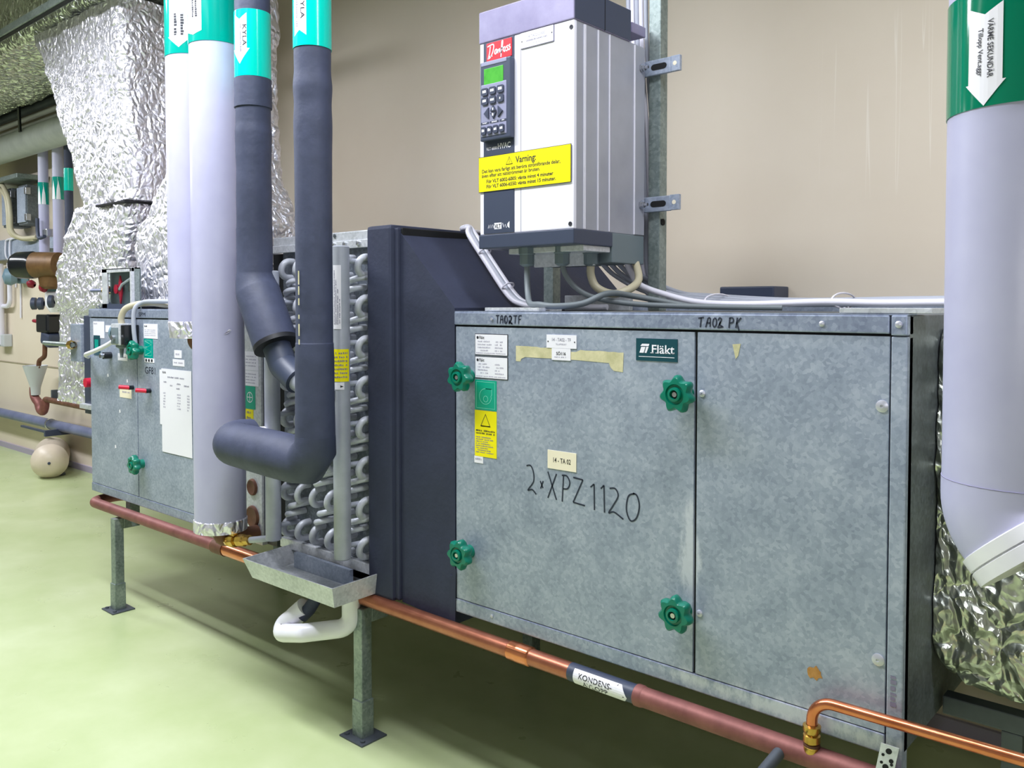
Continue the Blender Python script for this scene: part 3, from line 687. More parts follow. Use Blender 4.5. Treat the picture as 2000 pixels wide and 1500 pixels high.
# ================================================================== legs and under-frame
def leg(x, y, label, z1=.50, w_=.021, front_leg=False):
    t = thing('support_leg', label, 'leg', (x, y, 0), 'steel legs of the air handling unit')
    build('post', MB().box(x-w_, x+w_, y-w_, y+w_, .11, z1, 'zinc_post', .003), t)
    build('adjusting_sleeve', MB().box(x-w_-.004, x+w_+.004, y-w_-.004, y+w_+.004, .004, .125, 'zinc_post', .003), t)
    b = MB().box(x-.058, x+.058, y-.052, y+.052, 0, .006, 'pipe_dark', .002)
    for a in (-.04, .04): b.lathe((x+a, y-.034, .006), (0, 0, 1), [(0, .008), (.005, .008), (.005, 0)], 'pipe_dark', 6)
    build('foot_plate', b, t)
    if front_leg: build('top_bracket', MB().box(x-w_, x+w_, y+w_, .055, z1-.05, z1, 'zinc_post', .003).box(x-w_, x+w_, .008, .055, z1-.002, .498, 'zinc_post', .003), t)
leg(-2.172, -.036, 'square steel leg below the drip tray, beside the white trap', .424, front_leg=True)
leg(-3.935, -.042, 'square steel leg under the far left filter cabinet', .424, front_leg=True)
leg(-2.16, .80, 'rear steel leg seen in the shadow under the fan cabinet')
leg(-3.905, .80, 'rear steel leg behind the leg of the filter cabinet')
b = MB().box(-3.95, -.52, .86, .90, .455, .496, 'pipe_dark', .003); one('frame_rail', b, 'dark steel rail under the rear edge of the unit', 'frame rail', 'rails carrying the unit')
b = MB().box(-.515, .9, .25, .29, .50, .54, 'pipe_dark', .003); one('frame_rail', b, 'dark steel rail under the front of the right foil duct', 'frame rail', 'rails carrying the unit')
b = MB().box(-.515, .9, .70, .74, .50, .54, 'pipe_dark', .003); one('frame_rail', b, 'dark steel rail under the back of the right foil duct', 'frame rail', 'rails carrying the unit')
b = MB().box(-.30, -.26, .295, .695, .505, .535, 'zinc_post', .003); b.box(.3, .34, .295, .695, .505, .535, 'zinc_post', .003); one('cross_bar', b, 'pale steel cross bars between rails under right foil duct', 'frame rail')
b = MB().box(-.40, -.36, .25, .29, 0, .50, 'pipe_dark', .003); one('duct_stand', b, 'dark steel stand post below the right foil duct', 'leg')

# ================================================================== insulated pipes
def pipe_thing(name, label, cat, loc, group): return thing(name, label, cat, loc, group)
def band(parent, cx, cy, r, z0, z1, mt):
    b = MB(); n = 40
    vs = []
    for z, k in ((z0, 0), (z0, .0018), (z1, .0018), (z1, 0)):
        for j in range(n): vs.append((cx+(r+k)*math.sin(2*PI*j/n), cy-(r+k)*math.cos(2*PI*j/n), z))
    b.add(vs, [[i*n+j, i*n+(j+1) % n, (i+1)*n+(j+1) % n, (i+1)*n+j] for i in range(3) for j in range(n)], mt, True)
    return build('marking_band', b, parent)
def arrow_poly(wd, z0, z1, up=False, head=.05, notch=.025, sh=.8):
    """arrow in (u,z), pointing down (or up)"""
    a = wd/2; s = a*sh
    P = [(-s, z1), (0, z1-notch), (s, z1), (s, z0+head*1.0), (a, z0+head), (0, z0), (-a, z0+head), (-s, z0+head)]
    if up: P = [(-u, z0+z1-v) for u, v in P]
    return P
def curved_poly(b, poly, u0, f, mt, d, step=.012):
    """fill a polygon on a curved face, cut into vertical strips"""
    us = [p[0] for p in poly]; a, c = min(us), max(us); n = max(2, int((c-a)/step))
    def span(u):
        zs = []
        for i in range(len(poly)):
            (x0, y0), (x1, y1) = poly[i], poly[(i+1) % len(poly)]
            if (x0-u)*(x1-u) <= 0 and abs(x1-x0) > 1e-9: zs.append(y0+(y1-y0)*(u-x0)/(x1-x0))
        return (min(zs), max(zs)) if zs else None
    eps = 1e-4; prev = None
    xs = sorted(set([a+eps, c-eps] + [a+(c-a)*k/n for k in range(1, n)] + [min(max(x+e, a+eps), c-eps) for x in us for e in (-eps, eps)]))
    for x0, x1 in zip(xs, xs[1:]):
        s0, s1 = span(x0), span(x1)
        if s0 and s1: b.add([f(u0+x0, s0[0], d), f(u0+x1, s1[0], d), f(u0+x1, s1[1], d), f(u0+x0, s0[1], d)], [[0, 1, 2, 3]], mt)
def vtext(b, body, u, z, size, f, mt, d, width, up=False):
    """print running along the pipe (top to bottom, or bottom to top)"""
    r = -PI/2 if not up else PI/2
    b.text(body, f, u, z, size, mt, d, width=width, rot=r, bold=.01)

# big white pipe at the right edge
RX, RY, RR = -.289, -.20, .1155
t = pipe_thing('insulated_pipe', 'thick white insulated pipe with dark green band at right edge', 'pipe', (RX, RY, .95), 'white insulated pipes')
b = MB().tube([(RX, RY, 1.092), (RX, RY, 3.4)], RR, 'pvc', 48); build('jacket', b, t)
bdir = V((math.cos(math.radians(-12)), math.sin(math.radians(-12)), 0)); el = [V((RX, RY, 1.118)), V((RX, RY, 1.092))]; cc = V((RX, RY, 1.092)) + bdir*.06
for k in range(1, 9):
    a = math.radians(43)*k/8; el.append(cc - bdir*.06*math.cos(a) + V((0, 0, -.06*math.sin(a))))
d_ = (el[-1]-el[-2]).normalized(); el.append(el[-1] + d_*.008)
b = MB().tube(el, RR+.001, 'pvc', 48); build('elbow', b, t)
e0 = el[-1]
b = MB().tube([e0-d_*.006, e0-d_*.004, e0+d_*.016, e0+d_*.017, e0+d_*.020, e0+d_*.041, e0+d_*.042], [RR, RR+.006, RR+.006, RR+.001, RR+.006, RR+.006, RR-.01], 'pvc_w', 48); ec = build('end_collar', b, t)
b = MB().tube([e0+d_*.05, e0+d_*.16], .05, 'rusty', 24); b.tube([e0+d_*.10, e0+d_*.125], .085, 'rusty', 20); build('bare_pipe', b, t)
bd = band(t, RX, RY, RR, 1.703, 1.884, 'green_band'); f = wrap(RX, RY, RR+.0022)
def uaz(ang, r): return math.radians(ang)*r          # arc length for an azimuth measured from -y towards +x
AZ = math.degrees(math.atan2(-RX, 1.775+RY*1.0)) if False else 0
uc = uaz(-20, RR)
b = MB(); curved_poly(b, arrow_poly(.064, 1.704, 1.856, head=.036, notch=.014, sh=.84), uc, f, 'white', .0004)
vtext(b, 'VÄRME SEKUNDÄR', uc+.005, 1.833, .0125, f, 'ink', .0010, .088); vtext(b, 'Tillopp Vent.aggr', uc-.010, 1.822, .0115, f, 'ink', .0010, .072)
build('flow_arrow', b, bd)
ts = RR
# hairline joint between pipe and elbow
b = MB(); n = 40
for j in range(n): b.sheet(rect(2*PI*j/n*RR, 2*PI*(j+1)/n*RR, 1.117, 1.1182), wrap(RX, RY, RR), 'ink_soft', .0014)
build('joint_line', b, t)

# two white pipes in front of the filter cabinet
WX, WY, WR = -2.832, -.155, .0905
t = pipe_thing('insulated_pipe', 'nearest of the white insulated pipes at left, foil collar at its foot', 'pipe', (WX, WY, .585), 'white insulated pipes')
b = MB(); zz = [.625, .9, 1.15, 1.27, 1.31, 1.36, 1.6, 3.4]; b.tube([(WX, WY, z) for z in zz], [WR, WR, WR, WR*.995, WR*.99, WR, WR, WR], 'pvc', 44); jk = build('jacket', b, t)
f = wrap(WX, WY, WR+.0006); u = uaz(70, WR)
b = MB(); b.sheet([(u, 1.296), (u+.018, 1.301), (u+.030, 1.312), (u+.012, 1.306)], f, 'ink_fade', .001); b.sheet([(u+.012, 1.306), (u+.030, 1.312), (u+.020, 1.316)], f, 'vfd_white', .002); build('dent_shading', b, jk)  # flat grey and white patches paint the shade and highlight of a dent
b = MB().tube([(WX, WY, .583), (WX, WY, .586), (WX, WY, .627), (WX, WY, .63)], [WR*.55, WR+.003, WR+.003, WR], 'foil', 40); build('foil_collar', b, t)
b = MB().tube(fillet([(WX, WY, .60), (WX, WY, .548), (WX+.01, -.012, .548)], .03), .028, 'rusty', 18); build('bare_pipe', b, t)
bd = band(t, WX, WY, WR, 2.318, 2.64, 'teal'); f = wrap(WX, WY, WR+.0022); uc = uaz(0, WR)
b = MB(); curved_poly(b, arrow_poly(.085, 2.352, 2.505, up=True, head=.035, notch=-.012, sh=.86), uc+.014, f, 'white', .0004)
for k, uu in enumerate((.016, .032)): b.micro(lambda uu_, v, d: f(v, uu_, d), 2.40, 2.475, uc+uu-.008, .010, 'ink', .001, seed=150+k, breaks=.05, gap=.15)
build('flow_arrow', b, bd)

W2X, W2Y, W2R = -3.097, -.105, .093
t = pipe_thing('insulated_pipe', 'white insulated pipe behind the nearest one, ending above the cabinet door', 'pipe', (W2X, W2Y, 1.25), 'white insulated pipes')
b = MB().tube([(W2X, W2Y, 1.335), (W2X, W2Y, 3.4)], W2R, 'pvc', 44); build('jacket', b, t)
b = MB().tube([(W2X, W2Y, 1.272), (W2X, W2Y, 1.275), (W2X, W2Y, 1.335), (W2X, W2Y, 1.338)], [.05, W2R-.004, W2R+.002, W2R], 'foil', 40); build('foil_collar', b, t)
b = MB().tube(fillet([(W2X, W2Y, 1.29), (W2X, W2Y, 1.245), (W2X+.02, -.010, 1.235)], .03), .026, 'rusty', 16); build('bare_pipe', b, t)
bd = band(t, W2X, W2Y, W2R, 2.335, 2.556, 'teal'); f = wrap(W2X, W2Y, W2R+.0022); uc = uaz(32, W2R)
b = MB(); curved_poly(b, arrow_poly(.098, 2.356, 2.545, head=.04, notch=.016, sh=.84), uc+.006, f, 'white', .0004)
for k, uu in enumerate((-.012, .014)): b.micro(lambda uu_, v, d: f(v, uu_, d), 2.40, 2.48-.0*k, uc+uu, .013, 'ink', .001, seed=160+k, breaks=.05, gap=.12)
build('flow_arrow', b, bd)

# black cooling pipes
AX, AY, AR = -2.600, -.15, .0585
t = pipe_thing('black_pipe', 'black foam-insulated pipe with turquoise band that bends diagonally towards the coil', 'pipe', (AX, AY, 1.2), 'black insulated cooling pipes')
rr = [.0585, .0575, .0600, .0585, .0590, .0575, .0595, .061, .058, .0585, .0585]; zz = [1.50, 1.56, 1.62, 1.70, 1.78, 1.86, 1.92, 1.98, 2.02, 2.10, 3.4]
b = MB(); zr = list(zip(zz, rr)); P_ = []; R_ = []
for i in range(len(zr)-1):
    for k in range(5):
        q = k/5; q2 = q*q*(3-2*q); P_.append((AX, AY, zr[i][0]+(zr[i+1][0]-zr[i][0])*q)); R_.append(zr[i][1]+(zr[i+1][1]-zr[i][1])*q2)
P_.append((AX, AY, 3.4)); R_.append(.0585); b.tube(P_, R_, 'rubber', 32); build('insulation', b, t)
b = MB().tube([(AX, AY, 2.068), (AX, AY, 2.0685), (AX, AY, 2.165), (AX, AY, 2.166)], [.058, .0625, .0615, .057], 'rubber', 32); build('joint_sleeve', b, t)
pa = fillet([(AX, AY, 1.66), (AX, AY, 1.475), (-2.475, AY, 1.265)], .14, 10); n = len(pa)
b = MB().tube(pa, [.0600 + .014*min(1, max(0, (k-1)/(n-3))) for k in range(n)], 'rubber', 32); build('bend', b, t)
b = MB(); dd = (pa[-1]-pa[-2]).normalized(); e = pa[-1]
b.tube([e-dd*.012, e+dd*.004, e+dd*.005], [.075, .075, .045], 'tape_black', 30); build('end_ring', b, t)
b = MB().tube(fillet([e-dd*.02, e+dd*.075, (-2.35, AY, 1.155)], .04), .046, 'vfd_dark', 22); build('metal_elbow', b, t)
bd = band(t, AX, AY, .0588, 2.166, 2.386, 'cyan'); f = wrap(AX, AY, .0605); uc = uaz(13, .0605)
b = MB(); curved_poly(b, arrow_poly(.072, 2.205, 2.372, head=.05, notch=.02, sh=.74), uc+.002, f, 'white', .0004, .008)
vtext(b, 'KYLA', uc+.014, 2.335, .02, f, 'ink', .001, .07); b.micro(lambda a_, v, d: f(v, a_, d), 2.245, 2.335, uc+.004, .005, 'ink_soft', .001, seed=171); build('flow_arrow', b, bd)

BX, BY, BR = -2.122, -.25, .0555
t = pipe_thing('black_pipe', 'black foam-insulated pipe in front of the coil with elbow turning left at its foot', 'pipe', (BX, BY, .88), 'black insulated cooling pipes')
zr = [(1.0, .0595), (1.12, .058), (1.24, .0575), (1.285, .0560), (1.29, .0545), (1.5, .0540), (1.75, .0545), (1.84, .0550), (1.93, .0565), (1.99, .0545), (2.04, .0570), (2.09, .0535), (2.14, .0540), (3.4, .0540)]
P_ = []; R_ = []
for i in range(len(zr)-1):
    for k in range(5):
        q = k/5; q2 = q*q*(3-2*q); P_.append((BX, BY, zr[i][0]+(zr[i+1][0]-zr[i][0])*q)); R_.append(zr[i][1]+(zr[i+1][1]-zr[i][1])*q2)
P_.append((BX, BY, 3.4)); R_.append(.054)
b = MB().tube(P_, R_, 'rubber', 32); build('insulation', b, t)
b = MB()
for z0, z1 in ((1.46, 1.50), (1.43, 1.455), (1.40, 1.42), (1.36, 1.372), (1.31, 1.345), (1.285, 1.30)):
    q = uaz(5, .056); b.sheet(rect(q-.0025, q+.0025, z0, z1), wrap(BX, BY, .0548), 'tape_old', .0035)
build('glue_marks', b, t)
pe = [V((BX, BY, 1.01)), V((BX, BY, .972)), V((BX-.045, BY, .926)), V((BX-.10, BY, .927)), V((BX-.20, BY, .930))]
pe2 = fillet([(BX-.20, BY, .930), (-2.600, BY, .938), (-2.592, -.165, .946)], .055, 10)
path = pe + pe2[1:]; rad = [.0600, .064, .070, .073, .074] + [.072]*(len(pe2)-1); rad[-1] = .066
b = MB().tube(path, rad, 'rubber', 32); build('elbow', b, t)
bd = band(t, BX, BY, .0542, 2.150, 2.42, 'cyan'); f = wrap(BX, BY, .056); uc = uaz(14, .056)
b = MB(); curved_poly(b, arrow_poly(.055, 2.178, 2.40, up=True, head=.05, notch=.016, sh=.82), uc, f, 'white', .0004, .006)
vtext(b, 'KYLA', uc+.005, 2.295, .018, f, 'ink', .001, .068); b.micro(lambda a_, v, d: f(v, a_, d), 2.205, 2.30, uc-.012, .006, 'ink_soft', .001, seed=172); build('flow_arrow', b, bd)

# ================================================================== copper condensate line and small copper tube
cd = thing('condensate_pipe', 'long copper condensate pipe running under the unit with KONDENS-AVLOPP label', 'pipe', (-2.2, -.13, .47))
def cz(x): return .452
CY_ = -.03
def seg(x0, x1, r, mt, n=24, caps=True): return MB().tube([(x0, CY_, cz(x0)), (x1, CY_, cz(x1))], r, mt, n, caps)
b = MB().tube(fillet([(-4.05, .14, .456), (-4.245, .14, .456), (-4.245, CY_, .452), (-3.06, CY_, .452)], .06), .0235, 'copper_old', 24); build('tarnished_length', b, cd)
build('tee', MB().tube([(-3.09, CY_, .452), (-3.01, CY_, .452)], .029, 'rusty', 20).cyl((-3.05, CY_, .452), (-3.05, CY_, .497), .02, 'rusty', 14), cd)
build('polished_length', seg(-3.02, -2.70, .0262, 'copper'), cd)
build('dull_length', seg(-2.72, -1.30, .0225, 'copper_dull'), cd)
b = MB(); x0, x1 = -1.540, -1.462; b.tube([(x0, CY_, cz(x0)), (x0+.004, CY_, cz(x0)), (x0+.03, CY_, cz(x0)), (x0+.036, CY_, cz(x0)), (x0+.042, CY_, cz(x0)), (x1-.004, CY_, cz(x1)), (x1, CY_, cz(x1))], [.0225, .0262, .0262, .0272, .0262, .0262, .0225], 'copper', 26); build('coupling', b, cd)
b = seg(-1.328, -1.118, .0232, 'vfd_dark'); sl = build('label_sleeve', b, cd)
b = MB()
# label wrapped round the pipe: u runs along x, v is arc round the pipe
def along(u, v, d):
    a = v/.0232; r = .0235+d
    return V((u, CY_ - r*math.cos(a), cz(u) + r*math.sin(a)))
for k in range(10):
    v0 = -.034+.056*k/10; v1 = -.034+.056*(k+1)/10
    def tip(v): return -1.162 + .020*(1-abs(v+.006)/.028)
    b.add([along(-1.306, v0, .0006), along(tip(v0), v0, .0006), along(tip(v1), v1, .0006), along(-1.306, v1, .0006)], [[0, 1, 2, 3]], 'white')
b.text('KONDENS-', along, -1.290, .0005, .0185, 'ink', .0012, width=.102, bold=.006); b.text('AVLOPP', along, -1.277, -.0165, .0185, 'ink', .0012, width=.078, bold=.006)
b.ribbon([(-1.172, .018), (-1.152, -.006), (-1.172, -.030)], along, .004, 'ink', .0012)
build('flow_arrow', b, sl)
b = seg(-1.128, -.40, .0240, 'copper_old'); build('tarnished_length', b, cd)
build('solder_joint', MB().lathe((-1.130, CY_, .452), (1, 0, 0), [(0, .0225), (.003, .0262), (.018, .0262), (.024, .024)], 'copper_old', 24), cd)
build('branch_pipe', MB().tube([(-.755, CY_, .452), (-.765, -.12, .425), (-.775, -.20, .395)], .013, 'pipe_dark', 14), cd)
build('foot_tee', MB().cyl((-.693, CY_, .452), (-.693, -.035, .485), .017, 'rusty', 16), cd)

ct = thing('copper_tube', 'thin bright copper tube bent over towards the right corner', 'pipe', (-.693, -.035, .47))
b = MB().tube(fillet([(-.693, -.035, .48), (-.693, -.035, .577), (-.30, -.035, .584), (.6, -.035, .586)], .045, 10), .0115, 'copper', 20); build('tube', b, ct)
b = MB().lathe((-.693, -.035, .455), (0, 0, 1), [(0, .0), (0, .013), (.012, .0165), (.022, .0165), (.024, .0135), (.03, .0135), (.032, .0175), (.046, .0175), (.048, .014), (.056, .0185), (.066, .0185), (.068, .012)], 'brass', 18); build('compression_fitting', b, ct)

dv = thing('drain_valve', 'small brass drain valve beside the foot of the left coil header', 'valve', (-2.74, -.13, .55))
vA, vB = V((-2.80, -.15, .548)), V((-2.665, -.13, .572)); dx = (vB-vA).normalized()
b = MB().lathe(vA, dx, [(0, 0), (0, .016), (.012, .019), (.016, .014), (.022, .014), (.026, .024), (.05, .024), (.052, .016), (.062, .016), (.066, .022), (.098, .022), (.102, .018), (.128, .018), (.13, .010)], 'brass', 8); build('valve_body', b, dv)
b = MB().box(-2.77, -2.742, -.158, -.138, .575, .592, 'brass', .003); build('valve_cap', b, dv)
b = MB().tube([vB - dx*.01, V((-2.60, -.11, .585)), V((-2.578, -.094, .600))], .0115, 'header', 14); build('connecting_tube', b, dv)

b = MB(); st = lambda u, v, d: V((-.528 + u*math.cos(.18) + v*math.sin(.18), -.060 - d, .545 - u*math.sin(.18)*0 + v))
def strap(b):
    out = [(-.017, -.085), (.017, -.085), (.017, 0), (-.017, 0)]
    b.prism(out, st, 0, .0016, 'galv_light')
    for v, r in ((-.012, .006), (-.030, .0045), (-.030, .0), (-.045, .006), (-.062, .0055)):
        if r: b.sheet(circ(.0 if r > .005 else .008, v, r, 14), st, 'gap', .0019)
    for (u, v) in ((-.009, -.022), (.010, -.037), (-.009, -.038), (.009, -.053), (-.009, -.055)): b.sheet(circ(u, v, .0032, 10), st, 'gap', .0019)
    return b
one('perforated_strap', strap(b), 'perforated zinc hanger strap at the lower right corner of fan cabinet', 'strap')

# ================================================================== frequency converter on top
vf = thing('frequency_converter', 'white wall-type frequency converter with keypad, red badge and yellow warning label', 'frequency converter', (-1.556, .22, 1.56))
VX0, VX1, VY = -1.727, -1.385, .05
FV = front(VY)
b = MB(); b.box(VX0+.003, VX1-.001, VY+.012, .390, 1.604, 2.156, 'vfd_alu', .002)
for y in (.093, .098, .157, .212, .338): b.box(VX1-.0015, VX1+.0025, y, y+.0028, 1.606, 2.152, 'vfd_white')
for y in (.101, .216): b.box(VX1-.0012, VX1+.0004, y, y+.003, 1.606, 2.152, 'gap')
b.box(VX1-.002, VX1+.003, .342, .390, 1.606, 2.152, 'vfd_alu', .001)
build('heatsink_housing', b, vf)
cov = build('front_cover', MB().box(VX0, VX1, VY, VY+.013, 1.604, 2.156, 'vfd_white', .003), vf)
build('cover_seam', MB().box(-1.5705, -1.5690, VY-.0004, VY+.001, 1.606, 2.155, 'ink_soft'), cov)
for x, z in ((-1.394, 2.136), (-1.396, 1.617)): build('screw', MB().lathe((x, VY, z), (0, -1, 0), [(0, .006), (.0015, .006), (.0015, .003), (.0005, 0)], 'ink', 12), cov)
b = MB().box(VX0-.001, VX1+.002, VY-.003, .316, 2.156, 2.246, 'vfd_hood', .003); b.box(VX1+.0015, VX1+.0030, VY+.0, .315, 2.158, 2.244, 'vfd_dark'); b.box(VX1-.01, VX1+.0035, .185, .188, 2.157, 2.245, 'gap'); hood = build('top_hood', b, vf)
b = MB().box(VX1-.05, VX1+.002, .322, .395, 2.185, 2.215, 'vfd_hood', .003); build('hood_bracket', b, vf)
strip = build('control_strip', MB().box(-1.711, -1.594, VY-.0022, VY+.002, 1.606, 2.155, 'vfd_dark', .001), cov)
fs_ = front(VY-.0024)
b = MB().box(-1.697, -1.601, VY-.0045, VY-.002, 2.100, 2.151, 'red', .001); f = front(VY-.0048)
scr = [[(.04, .80), (.22, .86), (.30, .78), (.26, .45), (.16, .18), (.05, .12)], [(.16, .78), (.13, .45), (.08, .18)], [(.05, .12), (.12, .22), (.24, .22)],
       [(.42, .52), (.36, .50), (.33, .36), (.38, .28), (.43, .50), (.44, .28)], [(.47, .50), (.48, .28), (.50, .45), (.54, .48), (.55, .28)],
       [(.58, .2), (.62, .4), (.66, .85), (.62, .82), (.60, .3), (.58, .02)], [(.58, .48), (.68, .50)], [(.76, .5), (.70, .50), (.68, .36), (.73, .26), (.76, .48)],
       [(.86, .54), (.80, .48), (.86, .38), (.82, .26), (.78, .30)], [(.95, .56), (.89, .50), (.95, .40), (.91, .28), (.87, .32)]]
for s_ in scr: b.ribbon([(-1.697+.096*p.x, 2.100+.051*p.y + .004*p.x) for p in spline([(q[0], q[1], 0) for q in s_], 5)], f, .0034, 'white')
build('maker_badge', b, cov)
# removable keypad
kp = MB().box(-1.708, -1.592, VY-.020, VY-.002, 1.870, 2.095, 'vfd_dark', .004); kp.box(-1.703, -1.606, VY-.0215, VY-.018, 1.882, 2.030, 'vfd_mod', .002); kp.box(-1.703, -1.606, VY-.0215, VY-.018, 2.082, 2.094, 'vfd_mod', .002)
kpo = build('keypad', kp, cov)
b = MB().box(-1.692, -1.618, VY-.0212, VY-.019, 2.026, 2.074, 'lcd', .001); build('display', b, kpo)
fk = front(VY-.0275); ki = 0
def key(poly, z, glyph=None):
    b = MB(); b.prism(poly, front(VY-.0205), 0, .0055, 'key')
    cx = sum(p[0] for p in poly)/len(poly); cz_ = sum(p[1] for p in poly)/len(poly)
    if glyph: b.micro(front(VY-.0263), cx-glyph, cx+glyph, cz_-.003, .008, 'white', 0, seed=int(abs(cx)*1000+cz_*777), gap=.1, breaks=.03)
    build('key', b, kpo)
def rkey(cx, cz_, w_, h): c = .003; return [(cx-w_/2+c, cz_-h/2), (cx+w_/2-c, cz_-h/2), (cx+w_/2, cz_-h/2+c), (cx+w_/2, cz_+h/2-c), (cx+w_/2-c, cz_+h/2), (cx-w_/2+c, cz_+h/2), (cx-w_/2, cz_+h/2-c), (cx-w_/2, cz_-h/2+c)]
for r_, z in enumerate((2.008, 1.982)):
    for c_ in range(3): key(rkey(-1.686+.030*c_, z, .024, .021), z, .007 if r_ == 0 or c_ < 2 else .002)
key([(-1.664, 1.950), (-1.642, 1.950), (-1.653, 1.966)], 0, .002); key([(-1.653, 1.928), (-1.642, 1.945), (-1.664, 1.945)], 0, .003)
key([(-1.689, 1.946), (-1.671, 1.930), (-1.671, 1.962)], 0); key([(-1.635, 1.930), (-1.617, 1.946), (-1.635, 1.962)], 0)
b = MB()
for x0_, x1_ in ((-1.703, -1.672), (-1.668, -1.634), (-1.630, -1.606)): b.box(x0_, x1_, VY-.0225, VY-.021, 1.9175, 1.923, 'key'); b.micro(front(VY-.0228), x0_+.008, x1_-.006, 1.9185, .004, 'white', 0, seed=int(-x0_*999))
build('key_legend', b, kpo)
for c_ in range(4): key(rkey(-1.691+.0232*c_, 1.898, .018, .022), 0, .005)
b = MB(); b.text('VLT 6000', fs_, -1.700, 1.846, .0125, 'white', width=.042, bold=.01); b.text('HVAC', fs_, -1.656, 1.846, .022, 'white', width=.048, bold=.02); build('model_lettering', b, strip)
b = MB(); zg = [(-1.693+.0035*k, 1.622+(.010 if k % 2 else 0)) for k in range(8)]; b.ribbon(zg, fs_, .002, 'white')
b.sheet(rect(-1.669, -1.641, 1.618, 1.636), fs_, 'white'); b.text('VLT', fs_, -1.667, 1.6205, .0165, 'ink', .0004, width=.024, bold=.02)
b.ribbon([(-1.637, 1.634), (-1.632, 1.622), (-1.627, 1.630), (-1.622, 1.620)], fs_, .002, 'white'); b.sheet([(-1.619, 1.624), (-1.611, 1.618), (-1.611, 1.638), (-1.619, 1.631)], fs_, 'white')
build('series_logo', b, strip)
b = MB().box(-1.568, -1.453, VY-.0035, VY, 2.112, 2.154, 'white').box(-1.568, -1.4515, VY-.003, VY, 2.1105, 2.154, 'ink_soft'); f = front(VY-.0038)  # grey rim at bottom and right is the plate's edge shadow, painted on
b.text('14-TA02-2-F001', f, -1.5105, 2.136, .011, 'ink_soft', align='CENTER', width=.066); b.micro(f, -1.548, -1.475, 2.127, .005, 'ink_soft', seed=41); b.micro(f, -1.528, -1.495, 2.118, .0045, 'ink_fade', seed=42)
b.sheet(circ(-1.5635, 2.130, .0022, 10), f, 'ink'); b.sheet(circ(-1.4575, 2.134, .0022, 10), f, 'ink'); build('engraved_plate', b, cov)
b = MB().box(VX0-.002, -1.391, VY-.0038, VY-.0025, 1.727, 1.829, 'ink'); f = front(VY-.0041); b.sheet(rect(VX0-.001, -1.3925, 1.7285, 1.8275), f, 'yellow'); f = front(VY-.0044)
b.ribbon(tri(-1.610, 1.798, .024, .021), f, .0022, 'ink'); b.ribbon([(-1.609, 1.814), (-1.612, 1.807), (-1.608, 1.807), (-1.611, 1.801)], f, .0012, 'ink')
b.text('Varning:', f, -1.586, 1.799, .026, 'ink', width=.074, bold=.016)
b.text('Det kan vara farligt att beröra strömförande delar,', f, -1.716, 1.782, .0145, 'ink', width=.288, bold=.016); b.text('även efter att nätströmmen är bruten.', f, -1.716, 1.769, .0145, 'ink', width=.218, bold=.016)
b.text('För VLT 6002-6005: vänta minst 4 minuter', f, -1.698, 1.752, .0140, 'ink', width=.246, bold=.022); b.text('För VLT 6006-6550: vänta minst 15 minuter.', f, -1.698, 1.7375, .0140, 'ink', width=.255, bold=.022)
build('warning_label', b, cov)
b = MB().box(VX0-.002, VX1+.003, VY-.004, .228, 1.564, 1.604, 'vfd_dark', .003); build('terminal_cover', b, vf)
b = MB().box(VX0+.01, VX1+.001, .228, .392, 1.520, 1.604, 'gland', .003); build('rear_skirt', b, vf)
b = MB().box(-1.66, VX1-.004, .10, .225, 1.548, 1.564, 'galv_light', .002); b.box(-1.64, -1.42, .190, .200, 1.512, 1.55, 'galv_light', .002); build('gland_plate', b, vf)
for x, y in ((-1.590, .10), (-1.478, .12), (-1.437, .20)):
    b = MB().lathe((x, y, 1.564), (0, 0, -1), [(0, .024), (.018, .024), (.02, .021), (.048, .021), (.054, .012), (.054, 0)], 'gland', 8); build('cable_gland', b, vf)

mf = thing('mounting_frame', 'grey steel uprights and slotted brackets standing behind the converter', 'frame', (-1.55, .43, 1.383))
build('upright', MB().box(-1.3815, -1.3415, .41, .45, 1.383, 3.4, 'zinc_post', .003), mf)
build('upright', MB().box(-1.782, -1.742, .41, .45, 1.383, 2.15, 'zinc_post', .003), mf)
for z in (2.094, 1.696):
    b = MB().box(-1.78, -1.300, .396, .408, z-.022, z+.022, 'galv', .002); b.box(-1.302, -1.272, .400, .412, z-.020, z+.024, 'galv', .001)
    bo = build('slotted_bracket', b, mf)
    f = front(.3955); sl_ = [(-1.355+.010*math.cos(a), z+.009*math.sin(a)) for a in [PI/2+PI*k/8 for k in range(9)]] + [(-1.322+.010*math.cos(a), z+.009*math.sin(a)) for a in [-PI/2+PI*k/8 for k in range(9)]]
    build('slot', MB().sheet(sl_, f, 'gap'), bo); build('bolt_hole', MB().sheet(circ(-1.288, z+.002, .0065, 14), front(.3996), 'cream'), bo)
    b = MB().lathe((VX1+.004, .372, z-.002), (1, 0, 0), [(0, .013), (.004, .013), (.004, .009), (.011, .009), (.011, .005), (.022, .005), (.022, 0)], 'steel', 6); build('bolt', b, mf)
b = MB().cyl((-1.3405, .425, 1.645), (-1.338, .425, 1.645), .010, 'gap', 14); build('bolt_hole', b, mf)

